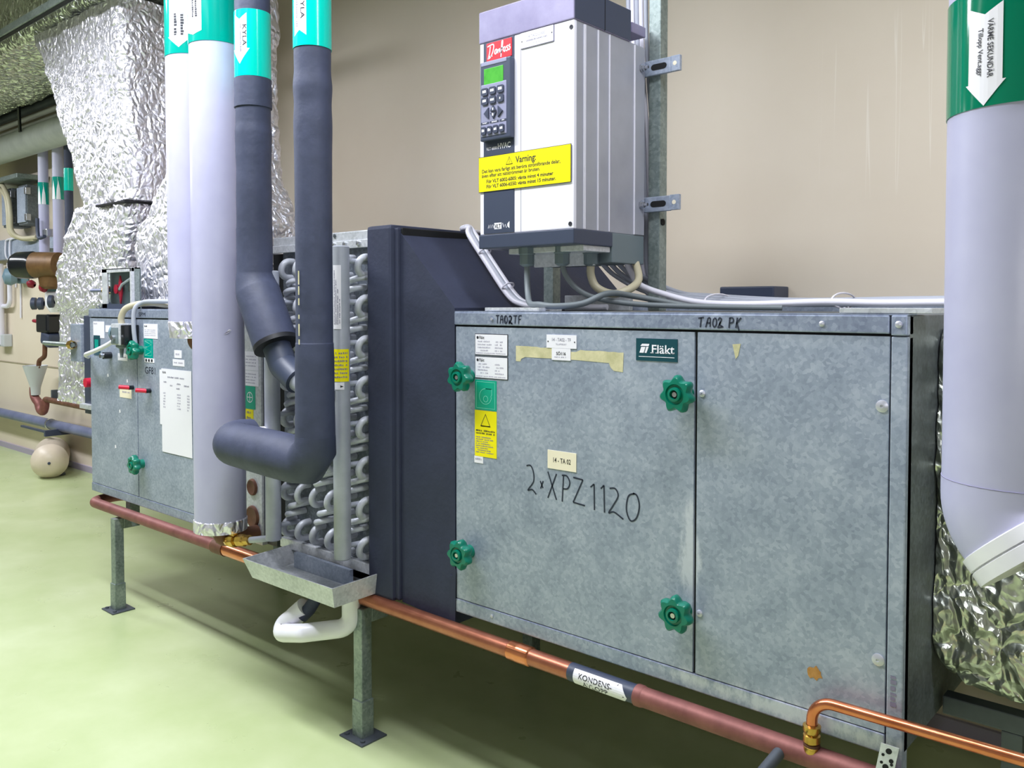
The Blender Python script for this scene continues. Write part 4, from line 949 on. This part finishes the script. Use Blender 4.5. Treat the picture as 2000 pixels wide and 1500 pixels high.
b = MB().box(-1.662, -1.463, .0, .10, 1.384, 1.393, 'galv_light', .001); one('flat_bar', b, 'short pale zinc bar lying on top edge above the left door', 'flat bar', 'zinc bars on the top edge')
b = MB().box(-.658, -.48, -.004, .10, 1.384, 1.394, 'galv_light', .001); one('flat_bar', b, 'long pale zinc bar on top edge beside the right white pipe', 'flat bar', 'zinc bars on the top edge')
b = MB().box(-1.64, -1.40, .34, .36, 1.384, 1.43, 'galv_light', .002); one('cable_channel', b, 'pale metal cable channel lying behind the converter post', 'cable channel')
one('junction_box', MB().box(-1.519, -1.308, 1.12, 1.248, 1.425, 1.468, 'vfd_dark', .006), 'flat dark box on the wall above the fan cabinet top', 'junction box')
one('wall_ledge_cable_tray', MB().box(-2.2, .6, 1.02, 1.245, 1.36, 1.405, 'galv', .003), 'low grey cable tray along wall behind the cabinet top', 'cable tray')

# ================================================================== cables
CG = {'vfd': 'cables hanging below the converter', 'top': 'cables lying along the cabinet top', 'slope': 'pale cables running down the rubber slope', 'up': 'cables rising behind the converter'}
def cable(pts, r, mt, label, group, n=10):
    return one('cable', MB().tube(spline(pts, 7), r, mt, n), label, 'cable', CG.get(group))
cable([(-1.590, .10, 1.520), (-1.585, .095, 1.47), (-1.565, .075, 1.428), (-1.535, .05, 1.404), (-1.49, .035, 1.4015), (-1.44, .04, 1.397), (-1.385, .09, 1.404), (-1.35, .16, 1.432), (-1.325, .25, 1.425), (-1.20, .34, 1.396)], .0085, 'cable_dark', 'dark grey cable looping down from the left gland under the converter', 'vfd')
cable([(-1.478, .12, 1.520), (-1.470, .125, 1.485), (-1.44, .14, 1.445), (-1.39, .16, 1.420), (-1.30, .22, 1.403), (-1.15, .31, 1.396), (-.95, .38, 1.393)], .0075, 'cable_dark', 'dark grey cable curving right from the middle gland under the converter', 'vfd')
cable([(-1.437, .20, 1.520), (-1.437, .20, 1.485), (-1.42, .205, 1.450), (-1.375, .22, 1.432), (-1.345, .26, 1.446), (-1.355, .32, 1.475), (-1.395, .365, 1.525)], .0115, 'cable_beige', 'thick beige cable hanging in a U below the converter', 'vfd')
cable([(-1.41, .33, 1.54), (-1.41, .36, 1.50), (-1.385, .372, 1.46), (-1.30, .38, 1.43), (-1.20, .39, 1.408), (-1.05, .39, 1.402), (-.85, .40, 1.408), (-.70, .41, 1.405), (-.45, .42, 1.408)], .009, 'cable_white', 'white cable from the converter post along the top to the right pipe', 'top')
for k, (dy, dz, lab) in enumerate(((.05, .004, 'front grey cable of the bundle lying along the cabinet top'), (.08, .010, 'second grey cable of the bundle lying along the cabinet top'), (.11, .003, 'third grey cable of the bundle lying along the cabinet top'), (.15, .014, 'rear grey cable of the bundle lying along the cabinet top'))):
    cable([(-1.50+.022*k, .33+.01*k, 1.535), (-1.485+.022*k, .37+dy*.4, 1.49), (-1.42+.02*k, .43+dy*.8, 1.440), (-1.28, .45+dy, 1.415+dz), (-1.0, .42+dy, 1.400+dz), (-.7, .42+dy, 1.402+dz), (-.45, .43+dy, 1.404+dz)], .0075, 'cable_grey', lab, 'top')
for x, lab in ((-1.19, 'left white cable tie round the cables on cabinet top'), (-.83, 'right white cable tie round the cables on cabinet top')):
    one('cable_tie', MB().tube([(x+.0*math.cos(a), .49+.085*math.cos(a), 1.412+.020*math.sin(a)) for a in [2*PI*k/20 for k in range(21)]], .0025, 'cable_white', 6), lab, 'cable tie', 'white cable ties')
for k, (o_, mt, lab) in enumerate(((0, 'cable_white', 'outer white cable running down the edge of the rubber slope'), (.018, 'cable_grey', 'middle grey cable running down the edge of the rubber slope'), (.034, 'cable_white', 'inner white cable running down the edge of the rubber slope'))):
    cable([(-2.16, .60, 1.66), (-2.10, .36, 1.662), (-2.00+o_*.3, .285-o_*.3, 1.660-o_*.1), (-1.945-o_*.5, .265-o_*.6, 1.622+.004*k), (-1.865-o_*.5, .262-o_*.6, 1.530+.004*k), (-1.775-o_*.4, .262-o_*.6, 1.432), (-1.72-o_*.4, .262-o_*.5, 1.403), (-1.655, .262-o_*.3, 1.396), (-1.45, .30, 1.394)], .0088, mt, lab, 'slope')
for x, y, z, lab in ((-1.900, .255, 1.572, 'upper white cable tie on the cables down the rubber slope'), (-1.800, .255, 1.458, 'lower white cable tie on the cables down the rubber slope')):
    one('cable_tie', MB().tube([V((x, y, z)) + V((.0, 1, 0))*.024*math.cos(a) + V((.65, 0, .65))*.019*math.sin(a) for a in [2*PI*k/18 for k in range(19)]], .0028, 'cable_white', 6), lab, 'cable tie', 'white cable ties')
for k, (x, mt, lab) in enumerate(((-1.470, 'cable_grey', 'leftmost grey cable rising behind the converter'), (-1.455, 'cable_white', 'white cable beside the leftmost grey cable rising behind the converter'), (-1.440, 'cable_grey', 'middle grey cable rising behind the converter'), (-1.425, 'cable_white', 'white cable rising behind the converter, second from its post'), (-1.408, 'cable_grey', 'grey cable rising right beside the converter post'))):
    cable([(x, .43, 3.4), (x, .43, 2.6), (x+.004, .432, 2.2), (x+.022, .44, 1.9), (x+.03, .445, 1.65), (x+.03, .455, 1.50), (x+.07, .47, 1.425), (x+.25, .48, 1.402)], .0068, mt, lab, 'up')
cable([(-.50, .9, 1.41), (-.56, .9, 1.43), (-.585, .9, 1.48), (-.56, .9, 1.53), (-.52, .9, 1.58)], .006, 'cable_grey', 'grey cable curl by the right white pipe above the cabinet', 'top')

# ================================================================== things on the filter cabinet
ps = thing('pressure_switch', 'small pressure switch with clear cover on the left cabinet door', 'switch', (-3.83, -.05, 1.22))
build('base', MB().box(-3.805, -3.772, -.072, -.004, 1.222, 1.312, 'black_gloss', .004), ps)
b = MB().box(-3.890, -3.805, -.078, -.006, 1.222, 1.318, 'galv_light', .006).box(-3.882, -3.812, -.081, -.078, 1.228, 1.300, 'gland', .001); b.cyl((-3.848, -.081, 1.255), (-3.848, -.094, 1.255), .012, 'steel', 12); build('cover', b, ps)
build('dial', MB().lathe((-3.895, -.045, 1.275), (-1, -.3, 0), [(0, .040), (.012, .040), (.014, .034), (.014, 0)], 'blue_valve', 24), ps)
b = MB().lathe((-3.845, -.05, 1.225), (0, 0, -1), [(0, .024), (.012, .024), (.02, .010), (.06, .006), (.06, 0)], 'gland', 12); build('hose_nipple', b, ps)
cable([(-3.90, -.05, 1.245), (-3.98, -.06, 1.215), (-4.08, -.075, 1.185), (-4.20, -.06, 1.165), (-4.295, -.01, 1.15)], .0105, 'cable_white', 'white hose running left from the pressure switch', None)
cable([(-3.86, -.04, 1.315), (-3.855, -.045, 1.345), (-3.83, -.035, 1.385), (-3.78, .0, 1.405), (-3.70, .03, 1.408), (-3.60, .06, 1.397)], .014, 'cable_beige', 'beige hose looping from the pressure switch over the cabinet edge', None)
cable([(-3.752, -.03, 1.225), (-3.757, -.035, 1.30), (-3.757, -.03, 1.38), (-3.735, -.005, 1.412), (-3.66, .02, 1.417), (-3.50, .04, 1.414), (-3.45, .05, 1.408)], .0095, 'cable_grey', 'grey cable rising past the upper knob of left cabinet', None)
b = MB().box(-3.47, -3.36, .03, .09, 1.3832, 1.425, 'black_gloss', .008); one('cable_connector', b, 'small black connector on top of the filter cabinet', 'connector')

da = thing('damper_actuator', 'square glass-fronted damper box with red pointer on the left cabinet', 'damper actuator', (-4.07, .06, 1.383))
AX0, AX1, AZ0, AZ1 = -4.165, -3.860, 1.384, 1.572
b = MB().box(AX0, AX1, .004, .02, AZ1-.020, AZ1, 'galv_light', .002); b.box(AX1-.014, AX1, .004, .02, AZ0, AZ1, 'galv_light', .002); b.box(AX1-.006, AX1, .02, .046, AZ0, AZ1, 'zinc_post'); b.box(AX0, AX0+.055, .004, .014, AZ0, AZ1, 'galv_light', .002); b.box(AX0, AX1, .004, .046, AZ1-.006, AZ1, 'galv_light'); b.box(AX0, AX1, .004, .046, AZ0, AZ0+.022, 'vfd_dark'); b.box(AX0, AX1, .044, .050, AZ0, AZ1, 'gland'); build('frame', b, da)
b = MB(); f = front(.034); b.prism([(x_ + .055, z_) for x_, z_ in [(-4.080, 1.402), (-4.068, 1.440), (-4.062, 1.475), (-4.070, 1.51), (-4.082, 1.538), (-4.094, 1.51), (-4.102, 1.475), (-4.090, 1.44)]], f, 0, .006, 'red_p'); build('pointer', b, da)
b = MB().cyl((-4.027, .044, 1.474), (-4.027, .024, 1.474), .010, 'steel', 12); b.tube([(-4.020, .024, 1.474), (-3.995, .023, 1.495), (-3.875, .022, 1.530)], .006, 'cable_white', 8); build('lever', b, da)
build('end_stop', MB().cyl((-4.090, .044, 1.476), (-4.090, .036, 1.476), .022, 'red_p', 14).cyl((-3.935, .044, 1.478), (-3.935, .032, 1.478), .016, 'steel', 12), da)
build('shaft', MB().cyl((AX0-.20, .04, 1.472), (AX0, .04, 1.472), .009, 'pipe_blue', 12).lathe((AX0-.05, .04, 1.472), (1, 0, 0), [(0, .02), (.03, .024), (.05, .018)], 'brass', 8), da)
build('glass_pane', MB().box(AX0+.056, AX1-.015, .010, .013, AZ0+.022, AZ1-.02, 'glass'), da)

df = thing('air_damper', 'galvanised damper flange between left foil plenum and the filter cabinet', 'damper', (-4.45, .45, .82))
b = MB().box(-4.665, -4.295, .12, .85, .83, 1.345, 'vfd_dark', .003); b.box(-4.85, -4.66, .21, .80, .84, 1.33, 'galv', .003); b.box(-4.80, -4.668, .105, .125, 1.10, 1.30, 'galv', .004); build('flange', b, df)
b = MB().cyl((-5.10, .085, 1.190), (-4.72, .085, 1.190), .012, 'zinc_post', 12).lathe((-4.76, .085, 1.190), (1, 0, 0), [(0, .02), (.02, .026), (.05, .02)], 'brass', 8); build('shaft', b, df)
build('red_lever', MB().cyl((-4.56, .12, 1.00), (-4.56, .08, 1.00), .024, 'red_p', 14), df)
build('sill_strip', MB().box(-4.66, -4.30, .09, .12, .86, .885, 'galv_light', .003), df)

# ================================================================== foil-wrapped ducts
def loft(b, secs, mt, nper=150, step=.018, amp=.010, rad=.06, axis='z', seed=0, big=.02, bigs=3.0):
    """secs: (t, a0, a1, b0, b1) rounded rectangles along the axis"""
    ts_ = [s_[0] for s_ in secs]; n = max(2, int((ts_[-1]-ts_[0])/step)); vs = []
    def at_(t):
        for i in range(len(secs)-1):
            if t <= secs[i+1][0] or i == len(secs)-2:
                q = (t-secs[i][0])/(secs[i+1][0]-secs[i][0]); q = min(1, max(0, q)); q = q*q*(3-2*q)*.5+q*.5
                return [secs[i][k]+(secs[i+1][k]-secs[i][k])*q for k in range(1, 5)]
    for i in range(n+1):
        t = ts_[0]+(ts_[-1]-ts_[0])*i/n; a0, a1, b0, b1 = at_(t); wa, wb = a1-a0, b1-b0; r = min(rad, wa*.45, wb*.45)
        ln = [wb-2*r, r*PI/2, wa-2*r, r*PI/2]*2; per = sum(ln)
        for j in range(nper):
            s_ = per*j/nper; k = 0
            while k < 7 and s_ > ln[k]: s_ -= ln[k]; k += 1
            # start at (a1, b0+r) going +b
            q = s_/max(ln[k], 1e-9)
            if k == 0: p = (a1, b0+r+s_); nr = (1, 0)
            elif k == 1: p = (a1-r+r*math.cos(q*PI/2), b1-r+r*math.sin(q*PI/2)); nr = (math.cos(q*PI/2), math.sin(q*PI/2))
            elif k == 2: p = (a1-r-s_, b1); nr = (0, 1)
            elif k == 3: p = (a0+r-r*math.sin(q*PI/2), b1-r+r*math.cos(q*PI/2)); nr = (-math.sin(q*PI/2), math.cos(q*PI/2))
            elif k == 4: p = (a0, b1-r-s_); nr = (-1, 0)
            elif k == 5: p = (a0+r-r*math.cos(q*PI/2), b0+r-r*math.sin(q*PI/2)); nr = (-math.cos(q*PI/2), -math.sin(q*PI/2))
            elif k == 6: p = (a0+r+s_, b0); nr = (0, -1)
            else: p = (a1-r+r*math.sin(q*PI/2), b0+r-r*math.cos(q*PI/2)); nr = (math.sin(q*PI/2), -math.cos(q*PI/2))
            P = V((p[0], p[1], t)) if axis == 'z' else V((t, p[0], p[1]))
            Nn = V((nr[0], nr[1], 0)) if axis == 'z' else V((0, nr[0], nr[1]))
            S_ = P + V((seed, seed*2, 0))
            c = mnoise.voronoi(S_*26)[0][0]; c2 = mnoise.noise(S_*bigs); c3 = mnoise.turbulence(S_*9, 2, False)
            # pull in where bands and seams tie the foil
            vs.append(P + Nn*(amp*(.55-c)*1.6 + big*c2 + amp*.7*(c3-.5)))
    b.add(vs, [[i*nper+j, i*nper+(j+1) % nper, (i+1)*nper+(j+1) % nper, (i+1)*nper+j] for i in range(n) for j in range(nper)], mt, True)
    b.add(vs[:nper], [list(range(nper))[::-1]], mt); b.add(vs[-nper:], [list(range(nper))], mt)
    return b
fd = thing('foil_duct', 'crumpled foil-wrapped duct coming down left of the filter cabinet', 'duct', (-4.9, .5, .82), 'foil wrapped ducts')
b = loft(MB(), [(1.935, -4.90, -4.30, .20, .80), (2.15, -5.00, -4.30, .19, .80), (2.55, -5.21, -4.33, .18, .80), (2.80, -5.36, -4.34, .18, .80), (2.96, -5.46, -4.34, .18, .80)], 'foil', 190, .017, .011, .07, seed=1); build('upper_duct', b, fd)
b = loft(MB(), [(.85, -5.27, -4.87, .20, .80), (1.05, -5.27, -4.87, .20, .80), (1.33, -5.27, -4.86, .20, .80), (1.42, -5.28, -4.52, .19, .80), (1.60, -5.27, -4.42, .19, .80), (1.76, -5.14, -4.38, .19, .80), (1.935, -5.00, -4.34, .20, .80)], 'foil', 190, .017, .011, .07, seed=5, big=.024); build('lower_plenum', b, fd)
b = MB().box(-4.66, -4.32, .188, .80, 1.918, 1.930, 'gap', .003); build('joint_gap', b, fd)
b = MB().box(-4.74, -4.715, .18, .186, .98, 1.11, 'cream'); build('tape_piece', b, fd)
fd = thing('foil_duct', 'foil-wrapped duct flaring out onto the cabinet behind the white pipes', 'duct', (-3.7, .35, 1.39), 'foil wrapped ducts')
b = loft(MB(), [(1.395, -3.955, -3.50, .10, .56), (1.50, -4.03, -3.47, .10, .58), (1.64, -4.10, -3.38, .10, .60), (1.74, -4.08, -3.38, .10, .60), (1.86, -3.95, -3.42, .11, .60), (2.03, -3.76, -3.53, .12, .60), (2.10, -3.745, -3.545, .12, .60), (3.2, -3.745, -3.545, .12, .60)], 'foil', 150, .018, .011, .05, seed=9); build('foil_jacket', b, fd)
fd = thing('foil_duct', 'large dark foil duct running along the ceiling at top left', 'duct', (-6.5, .4, 2.97), 'foil wrapped ducts')
b = loft(MB(), [(-9.4, .16, .86, 2.98, 3.55), (-5.2, .16, .86, 2.98, 3.55), (-4.25, .16, .86, 2.98, 3.55)], 'foil_big', 120, .03, .014, .06, axis='x', seed=13); build('foil_jacket', b, fd)
fd = thing('foil_duct', 'foil-wrapped duct leaving the right end of fan cabinet behind white pipe', 'duct', (.2, .5, .60), 'foil wrapped ducts')
b = loft(MB(), [(-.520, .192, .80, .64, 1.35), (-.50, .188, .82, .60, 1.36), (-.42, .185, .82, .58, 1.37), (1.0, .18, .82, .57, 1.38)], 'foil_big', 170, .012, .012, .06, axis='x', seed=17, big=.03, bigs=6); build('foil_jacket', b, fd)
one('strut_rail', MB().box(-9.0, -3.9, .02, .061, 2.945, 2.986, 'zinc_post', .003).box(-9.0, -3.9, .03, .052, 2.940, 2.944, 'gap'), 'grey steel strut rail under the dark foil duct at top left', 'rail')

# ================================================================== far wall installation at left
def hpipe(x0, x1, y, z, r, mt, label, cat='pipe', group=None, name='wall_pipe'):
    return one(name, MB().tube([(x0, y, z), (x1, y, z)], r, mt, 20), label, cat, group)
hpipe(-11.5, -5.6, .95, 2.757, .112, 'grey_pipe', 'thick pale grey pipe running level along the far wall', name='large_pipe')
hpipe(-11.5, -5.6, .97, 2.957, .020, 'cable_white', 'upper thin pale conduit above the thick grey pipe', 'conduit', 'thin conduits over the grey pipe', 'conduit')
hpipe(-11.5, -5.6, .97, 2.892, .020, 'cable_white', 'lower thin pale conduit above the thick grey pipe', 'conduit', 'thin conduits over the grey pipe', 'conduit')
for z, r, lab in ((3.31, .045, 'topmost dark pipe of the rack under the ceiling duct'), (3.20, .04, 'second dark pipe from the top of the rack at upper left'), (3.11, .038, 'third dark pipe from the top of the rack at upper left'), (3.03, .034, 'lowest dark pipe of the rack, just above the conduits')):
    hpipe(-11.5, -5.4 - (3.3-z)*1.2, .98, z, r, 'pipe_dark', lab, 'pipe', 'dark pipes of the upper left rack', 'rack_pipe')
hg = thing('pipe_hanger', 'dark steel pipe hanger hooked around the rack at upper left', 'hanger', (-7.7, .9, 2.7))
build('rod', MB().box(-7.62, -7.585, .83, .845, 2.80, 3.07, 'black_gloss', .002, Matrix.Rotation(-.08, 3, 'Y')), hg)
build('clip', MB().box(-7.70, -7.62, .84, .90, 3.03, 3.11, 'tape_old', .01).box(-7.45, -7.37, .84, .90, 3.09, 3.17, 'tape_old', .01), hg)
def vpipe(x, y, r, z0, z1, bz0, bz1, label, jm='pvc', bm_='teal'):
    t = thing('riser_pipe', label, 'pipe', (x, y, z0), 'banded riser pipes on the far wall')
    build('jacket', MB().tube([(x, y, z0), (x, y, z1)], r, jm, 24), t)
    build('wall_clip', MB().box(x-.02, x+.02, y, 1.25, z0+.05, z0+.08, 'zinc_post'), t)
    bd = band(t, x, y, r, bz0, bz1, bm_)
    if bm_ == 'teal':
        f = wrap(x, y, r+.002); b = MB()
        for a in (20, 75):
            uc = uaz(a, r); h = bz1-bz0
            curved_poly(b, [(-.017, bz0), (.017, bz0), (.012, bz0+h*.45), (0, bz0+h*.85), (-.012, bz0+h*.45)], uc, f, 'white', .0006, .006)
        build('flow_arrow', b, bd)
vpipe(-7.71, 1.05, .0400, 1.80, 2.80, 2.242, 2.425, 'leftmost of the white riser pipes with teal band on far wall')
vpipe(-7.565, 1.12, .0330, 1.98, 2.80, 2.236, 2.415, 'thin middle white riser pipe with teal band on far wall')
vpipe(-7.405, 1.05, .0420, 1.80, 2.80, 2.259, 2.441, 'right white riser pipe with higher teal band on far wall')
vpipe(-7.195, 1.05, .0330, 1.80, 2.80, 2.312, 2.490, 'dark riser pipe with turquoise band beside the foil duct', 'rubber', 'cyan')
one('valve_lever', MB().tube(spline([(-7.66, .98, 2.12), (-7.655, .98, 2.00), (-7.62, .98, 1.955), (-7.54, .99, 1.965)], 6), .015, 'vfd_dark', 10), 'dark bent valve lever in front of the white risers', 'lever')
one('pipe_clamp', MB().box(-7.62, -7.53, 1.0, 1.08, 1.965, 2.03, 'steel', .01), 'shiny clamp at the foot of the thin white riser', 'clamp')
# electrical enclosures and their cables
for x0, x1, lab in ((-8.745, -8.53, 'left grey electrical enclosure high on the far wall'), (-8.37, -8.165, 'right grey electrical enclosure high on the far wall')):
    t = thing('electrical_enclosure', lab, 'electrical box', ((x0+x1)/2, 1.1, 2.1), 'grey enclosures on the far wall')
    build('body', MB().box(x0, x1, 1.08, 1.24, 2.11, 2.46, 'galv_dark', .006), t); build('door', MB().box(x0+.01, x1-.01, 1.065, 1.08, 2.13, 2.44, 'galv', .004), t)
    for z in (2.17, 2.40): build('hinge', MB().box(x1-.012, x1+.03, 1.06, 1.10, z-.03, z+.03, 'steel', .004), t)
one('wall_bracket', MB().box(-9.0, -8.10, .98, 1.24, 2.50, 2.54, 'zinc_post', .004), 'grey bracket shelf above the electrical enclosures', 'bracket')
for k, (o_, lab) in enumerate(((0, 'outer beige cable looping in front of the wall enclosures'), (.05, 'inner beige cable looping in front of the wall enclosures'))):
    cable([(-9.1, 1.03, 2.45+o_), (-8.75+o_, 1.03, 2.47+o_), (-8.53+o_, 1.03, 2.38), (-8.47+o_, 1.03, 2.22), (-8.47+o_, 1.04, 2.06), (-8.40+o_, 1.10, 2.00), (-8.2+o_, 1.15, 1.985+o_*.3)], .02, 'cable_beige', lab, None)
one('cable_trunking', MB().box(-9.9, -7.80, 1.17, 1.248, 1.835, 2.02, 'galv', .004), 'grey metal cable trunking along the far wall', 'cable trunking')
for k, (x, z1, lab) in enumerate(((-8.93, 1.57, 'left thin white wire dropping from the far wall trunking'), (-8.82, 1.28, 'right thin white wire dropping from the far wall trunking'))):
    cable([(x+.35, 1.16, 2.02), (x+.05, 1.155, 2.015), (x, 1.155, 1.97), (x, 1.16, 1.85), (x, 1.235, 1.78), (x, 1.238, z1)], .008, 'cable_white', lab, None)
b = MB().lathe((-8.70, 1.17, 1.665), (-.3, -1, 0), [(0, .06), (.05, .085), (.10, .07), (.12, 0)], 'blue_valve', 14); b.box(-8.79, -8.62, 1.19, 1.246, 1.60, 1.74, 'blue_valve', .02); one('wall_valve', b, 'blue-grey thermostat valve on the wall below the trunking', 'valve')
one('wall_pipe', MB().tube(fillet([(-9.4, 1.2, 1.39), (-8.98, 1.2, 1.39), (-8.98, 1.2, 1.80)], .08), .022, 'cable_white', 12), 'white bent pipe at the left edge below the trunking', 'pipe')
one('wall_pipe', MB().tube([(-9.20, 1.18, 1.02), (-9.20, 1.18, 1.80)], .04, 'cable_white', 14), 'white vertical pipe at the far left edge of wall', 'pipe')
one('wall_socket', MB().box(-9.3, -9.08, 1.17, 1.248, 1.0, 1.12, 'box_grey', .01), 'pale wall socket box at far left edge', 'socket')
# circulation pump with its fittings
pp = thing('circulation_pump', 'round black-capped brown circulation pump left of the foil duct', 'pump', (-7.55, 1.0, 1.6))
ax = V((-.86, -.5, 0)).normalized(); c0 = V((-7.44, .93, 1.725))
build('motor_housing', MB().lathe(c0, ax, [(-.16, 0), (-.16, .10), (0, .105), (.07, .105)], 'brown', 28), pp)
build('end_cap', MB().lathe(c0 + ax*.06, ax, [(0, .105), (.02, .112), (.15, .108), (.18, .095), (.19, .08), (.192, 0)], 'black_gloss', 28), pp)
build('volute', MB().lathe((-7.43, 1.0, 1.60), (0, 0, 1), [(-.07, .06), (-.05, .09), (.03, .10), (.06, .07)], 'brown', 22), pp)
one('red_valve_handle', MB().lathe((-7.74, .98, 1.565), (-.8, -.4, .3), [(0, .012), (.015, .030), (.045, .036), (.075, .015), (.075, 0)], 'crimson', 10), 'dark red valve handle below the black pump cap', 'valve handle', 'red handles on the far wall')
one('red_valve_handle', MB().lathe((-7.44, .96, 1.545), (-.8, -.5, .1), [(0, .015), (.015, .045), (.04, .04), (.05, 0)], 'crimson', 10), 'red valve handle under the brown pump body', 'valve handle', 'red handles on the far wall')
mg = thing('valve_manifold', 'white valve manifold with round gauges beside the foil duct', 'manifold', (-7.5, 1.05, 1.33))
build('body', MB().lathe((-7.50, 1.06, 1.34), (0, 0, 1), [(0, .05), (.06, .085), (.16, .085), (.19, .055), (.30, .05)], 'pvc_w', 20), mg)
build('collar', MB().lathe((-7.50, 1.06, 1.50), (0, 0, 1), [(0, .06), (0, .075), (.04, .075), (.04, .05)], 'blue_valve', 20), mg)
for x, z in ((-7.745, 1.413), (-7.60, 1.413), (-7.385, 1.43)):
    build('gauge', MB().lathe((x, .97, z), (-.6, -.8, 0), [(-.03, .02), (-.02, .05), (.01, .052), (.015, .044), (.012, 0)], 'vfd_dark', 22).lathe((x-.0078, .9595, z), (-.6, -.8, 0), [(0, .042), (.0006, 0)], 'box_grey', 20), mg)
b = MB().box(-7.77, -7.53, .99, 1.12, 1.17, 1.325, 'black_gloss', .02); b.box(-7.71, -7.53, 1.0, 1.12, 1.06, 1.18, 'vfd_dark', .025, Matrix.Rotation(.25, 3, 'Y')); one('valve_motor', b, 'dark valve motor hanging left of the foil plenum', 'valve motor')
one('red_tag', MB().lathe((-7.80, 1.02, 1.262), (-1, 0, .05), [(0, .012), (.03, .017), (.09, .015), (.11, .006), (.11, 0)], 'crimson', 10), 'small red cap on the dark valve motor', 'cap')
one('overflow_pipe', MB().tube(fillet([(-7.735, 1.05, 1.075), (-7.745, 1.05, .965), (-7.87, 1.05, .925), (-7.885, 1.05, .865)], .04), .019, 'rusty', 12), 'brown overflow pipe ending above the funnel', 'pipe')
b = MB().lathe((-7.96, 1.05, .685), (0, 0, 1), [(-.06, .036), (0, .040), (.02, .045), (.185, .095), (.195, .098), (.185, .09), (.02, .04)], 'box_grey', 28); one('funnel', b, 'grey drain funnel on the far wall', 'funnel')
cpt = thing('copper_trap', 'brown copper U-trap below the grey funnel', 'trap', (-7.9, 1.05, .5))
build('trap_bend', MB().tube(spline([(-7.995, 1.05, .69), (-7.995, 1.05, .63), (-7.97, 1.05, .595), (-7.88, 1.05, .55), (-7.84, 1.05, .505), (-7.79, 1.05, .505), (-7.765, 1.05, .56), (-7.755, 1.05, .60)], 6), [.032]*29+[.042]*14, 'rusty', 14), cpt) if False else build('trap_bend', MB().tube(spline([(-7.995, 1.05, .69), (-7.995, 1.05, .63), (-7.97, 1.05, .595), (-7.90, 1.05, .56), (-7.865, 1.05, .51), (-7.81, 1.05, .495), (-7.77, 1.05, .53), (-7.755, 1.05, .595)], 6), .036, 'copper_old', 14), cpt)
build('waste_pipe', MB().tube(fillet([(-7.755, 1.05, .56), (-7.75, 1.05, .603), (-6.0, 1.05, .59)], .03), .024, 'rusty', 14), cpt)
for x in (-7.62, -7.46): build('hook', MB().box(x-.01, x+.01, 1.05, 1.24, .60, .69, 'pipe_dark', .003), cpt)
hpipe(-11.5, -4.6, 1.14, .370, .042, 'pipe_blue', 'blue-grey pipe running low along the far wall')
one('pipe_support', MB().box(-8.24, -7.66, 1.02, 1.045, .322, .340, 'vfd_dark', .003).box(-7.66, -7.63, 1.0, 1.245, .30, .352, 'vfd_dark', .003), 'dark support arm under the blue-grey wall pipe', 'bracket')
one('pipe_clip', MB().lathe((-7.90, 1.14, .370), (1, 0, 0), [(0, .043), (0, .047), (.03, .047), (.03, .043)], 'steel', 20), 'bright clip round the blue-grey wall pipe', 'clip')
# expansion vessel lying on the floor
ax = V((.92, -.39, 0)).normalized(); c0 = V((-7.47, .98, .137)); R_ = .136
b = MB().lathe(c0, ax, [(-.48, 0), (-.478, .03), (-.46, .07), (-.43, .10), (-.38, .122), (-.32, R_), (.10, R_), (.105, R_+.003), (.112, R_+.003), (.117, R_), (.15, .122), (.185, .10), (.21, .07), (.222, .03), (.224, 0)], 'tank', 36)
ev = thing('expansion_vessel', 'beige round expansion vessel lying on the floor by the far wall', 'tank', (-7.5, 1.0, 0)); build('shell', b, ev)
build('air_valve', MB().lathe(c0 + ax*.222, ax, [(0, .012), (.012, .010), (.012, 0)], 'vfd_dark', 12), ev)
build('foot', MB().box(-7.60, -7.40, .93, 1.07, 0, .02, 'pipe_dark', .004), ev)
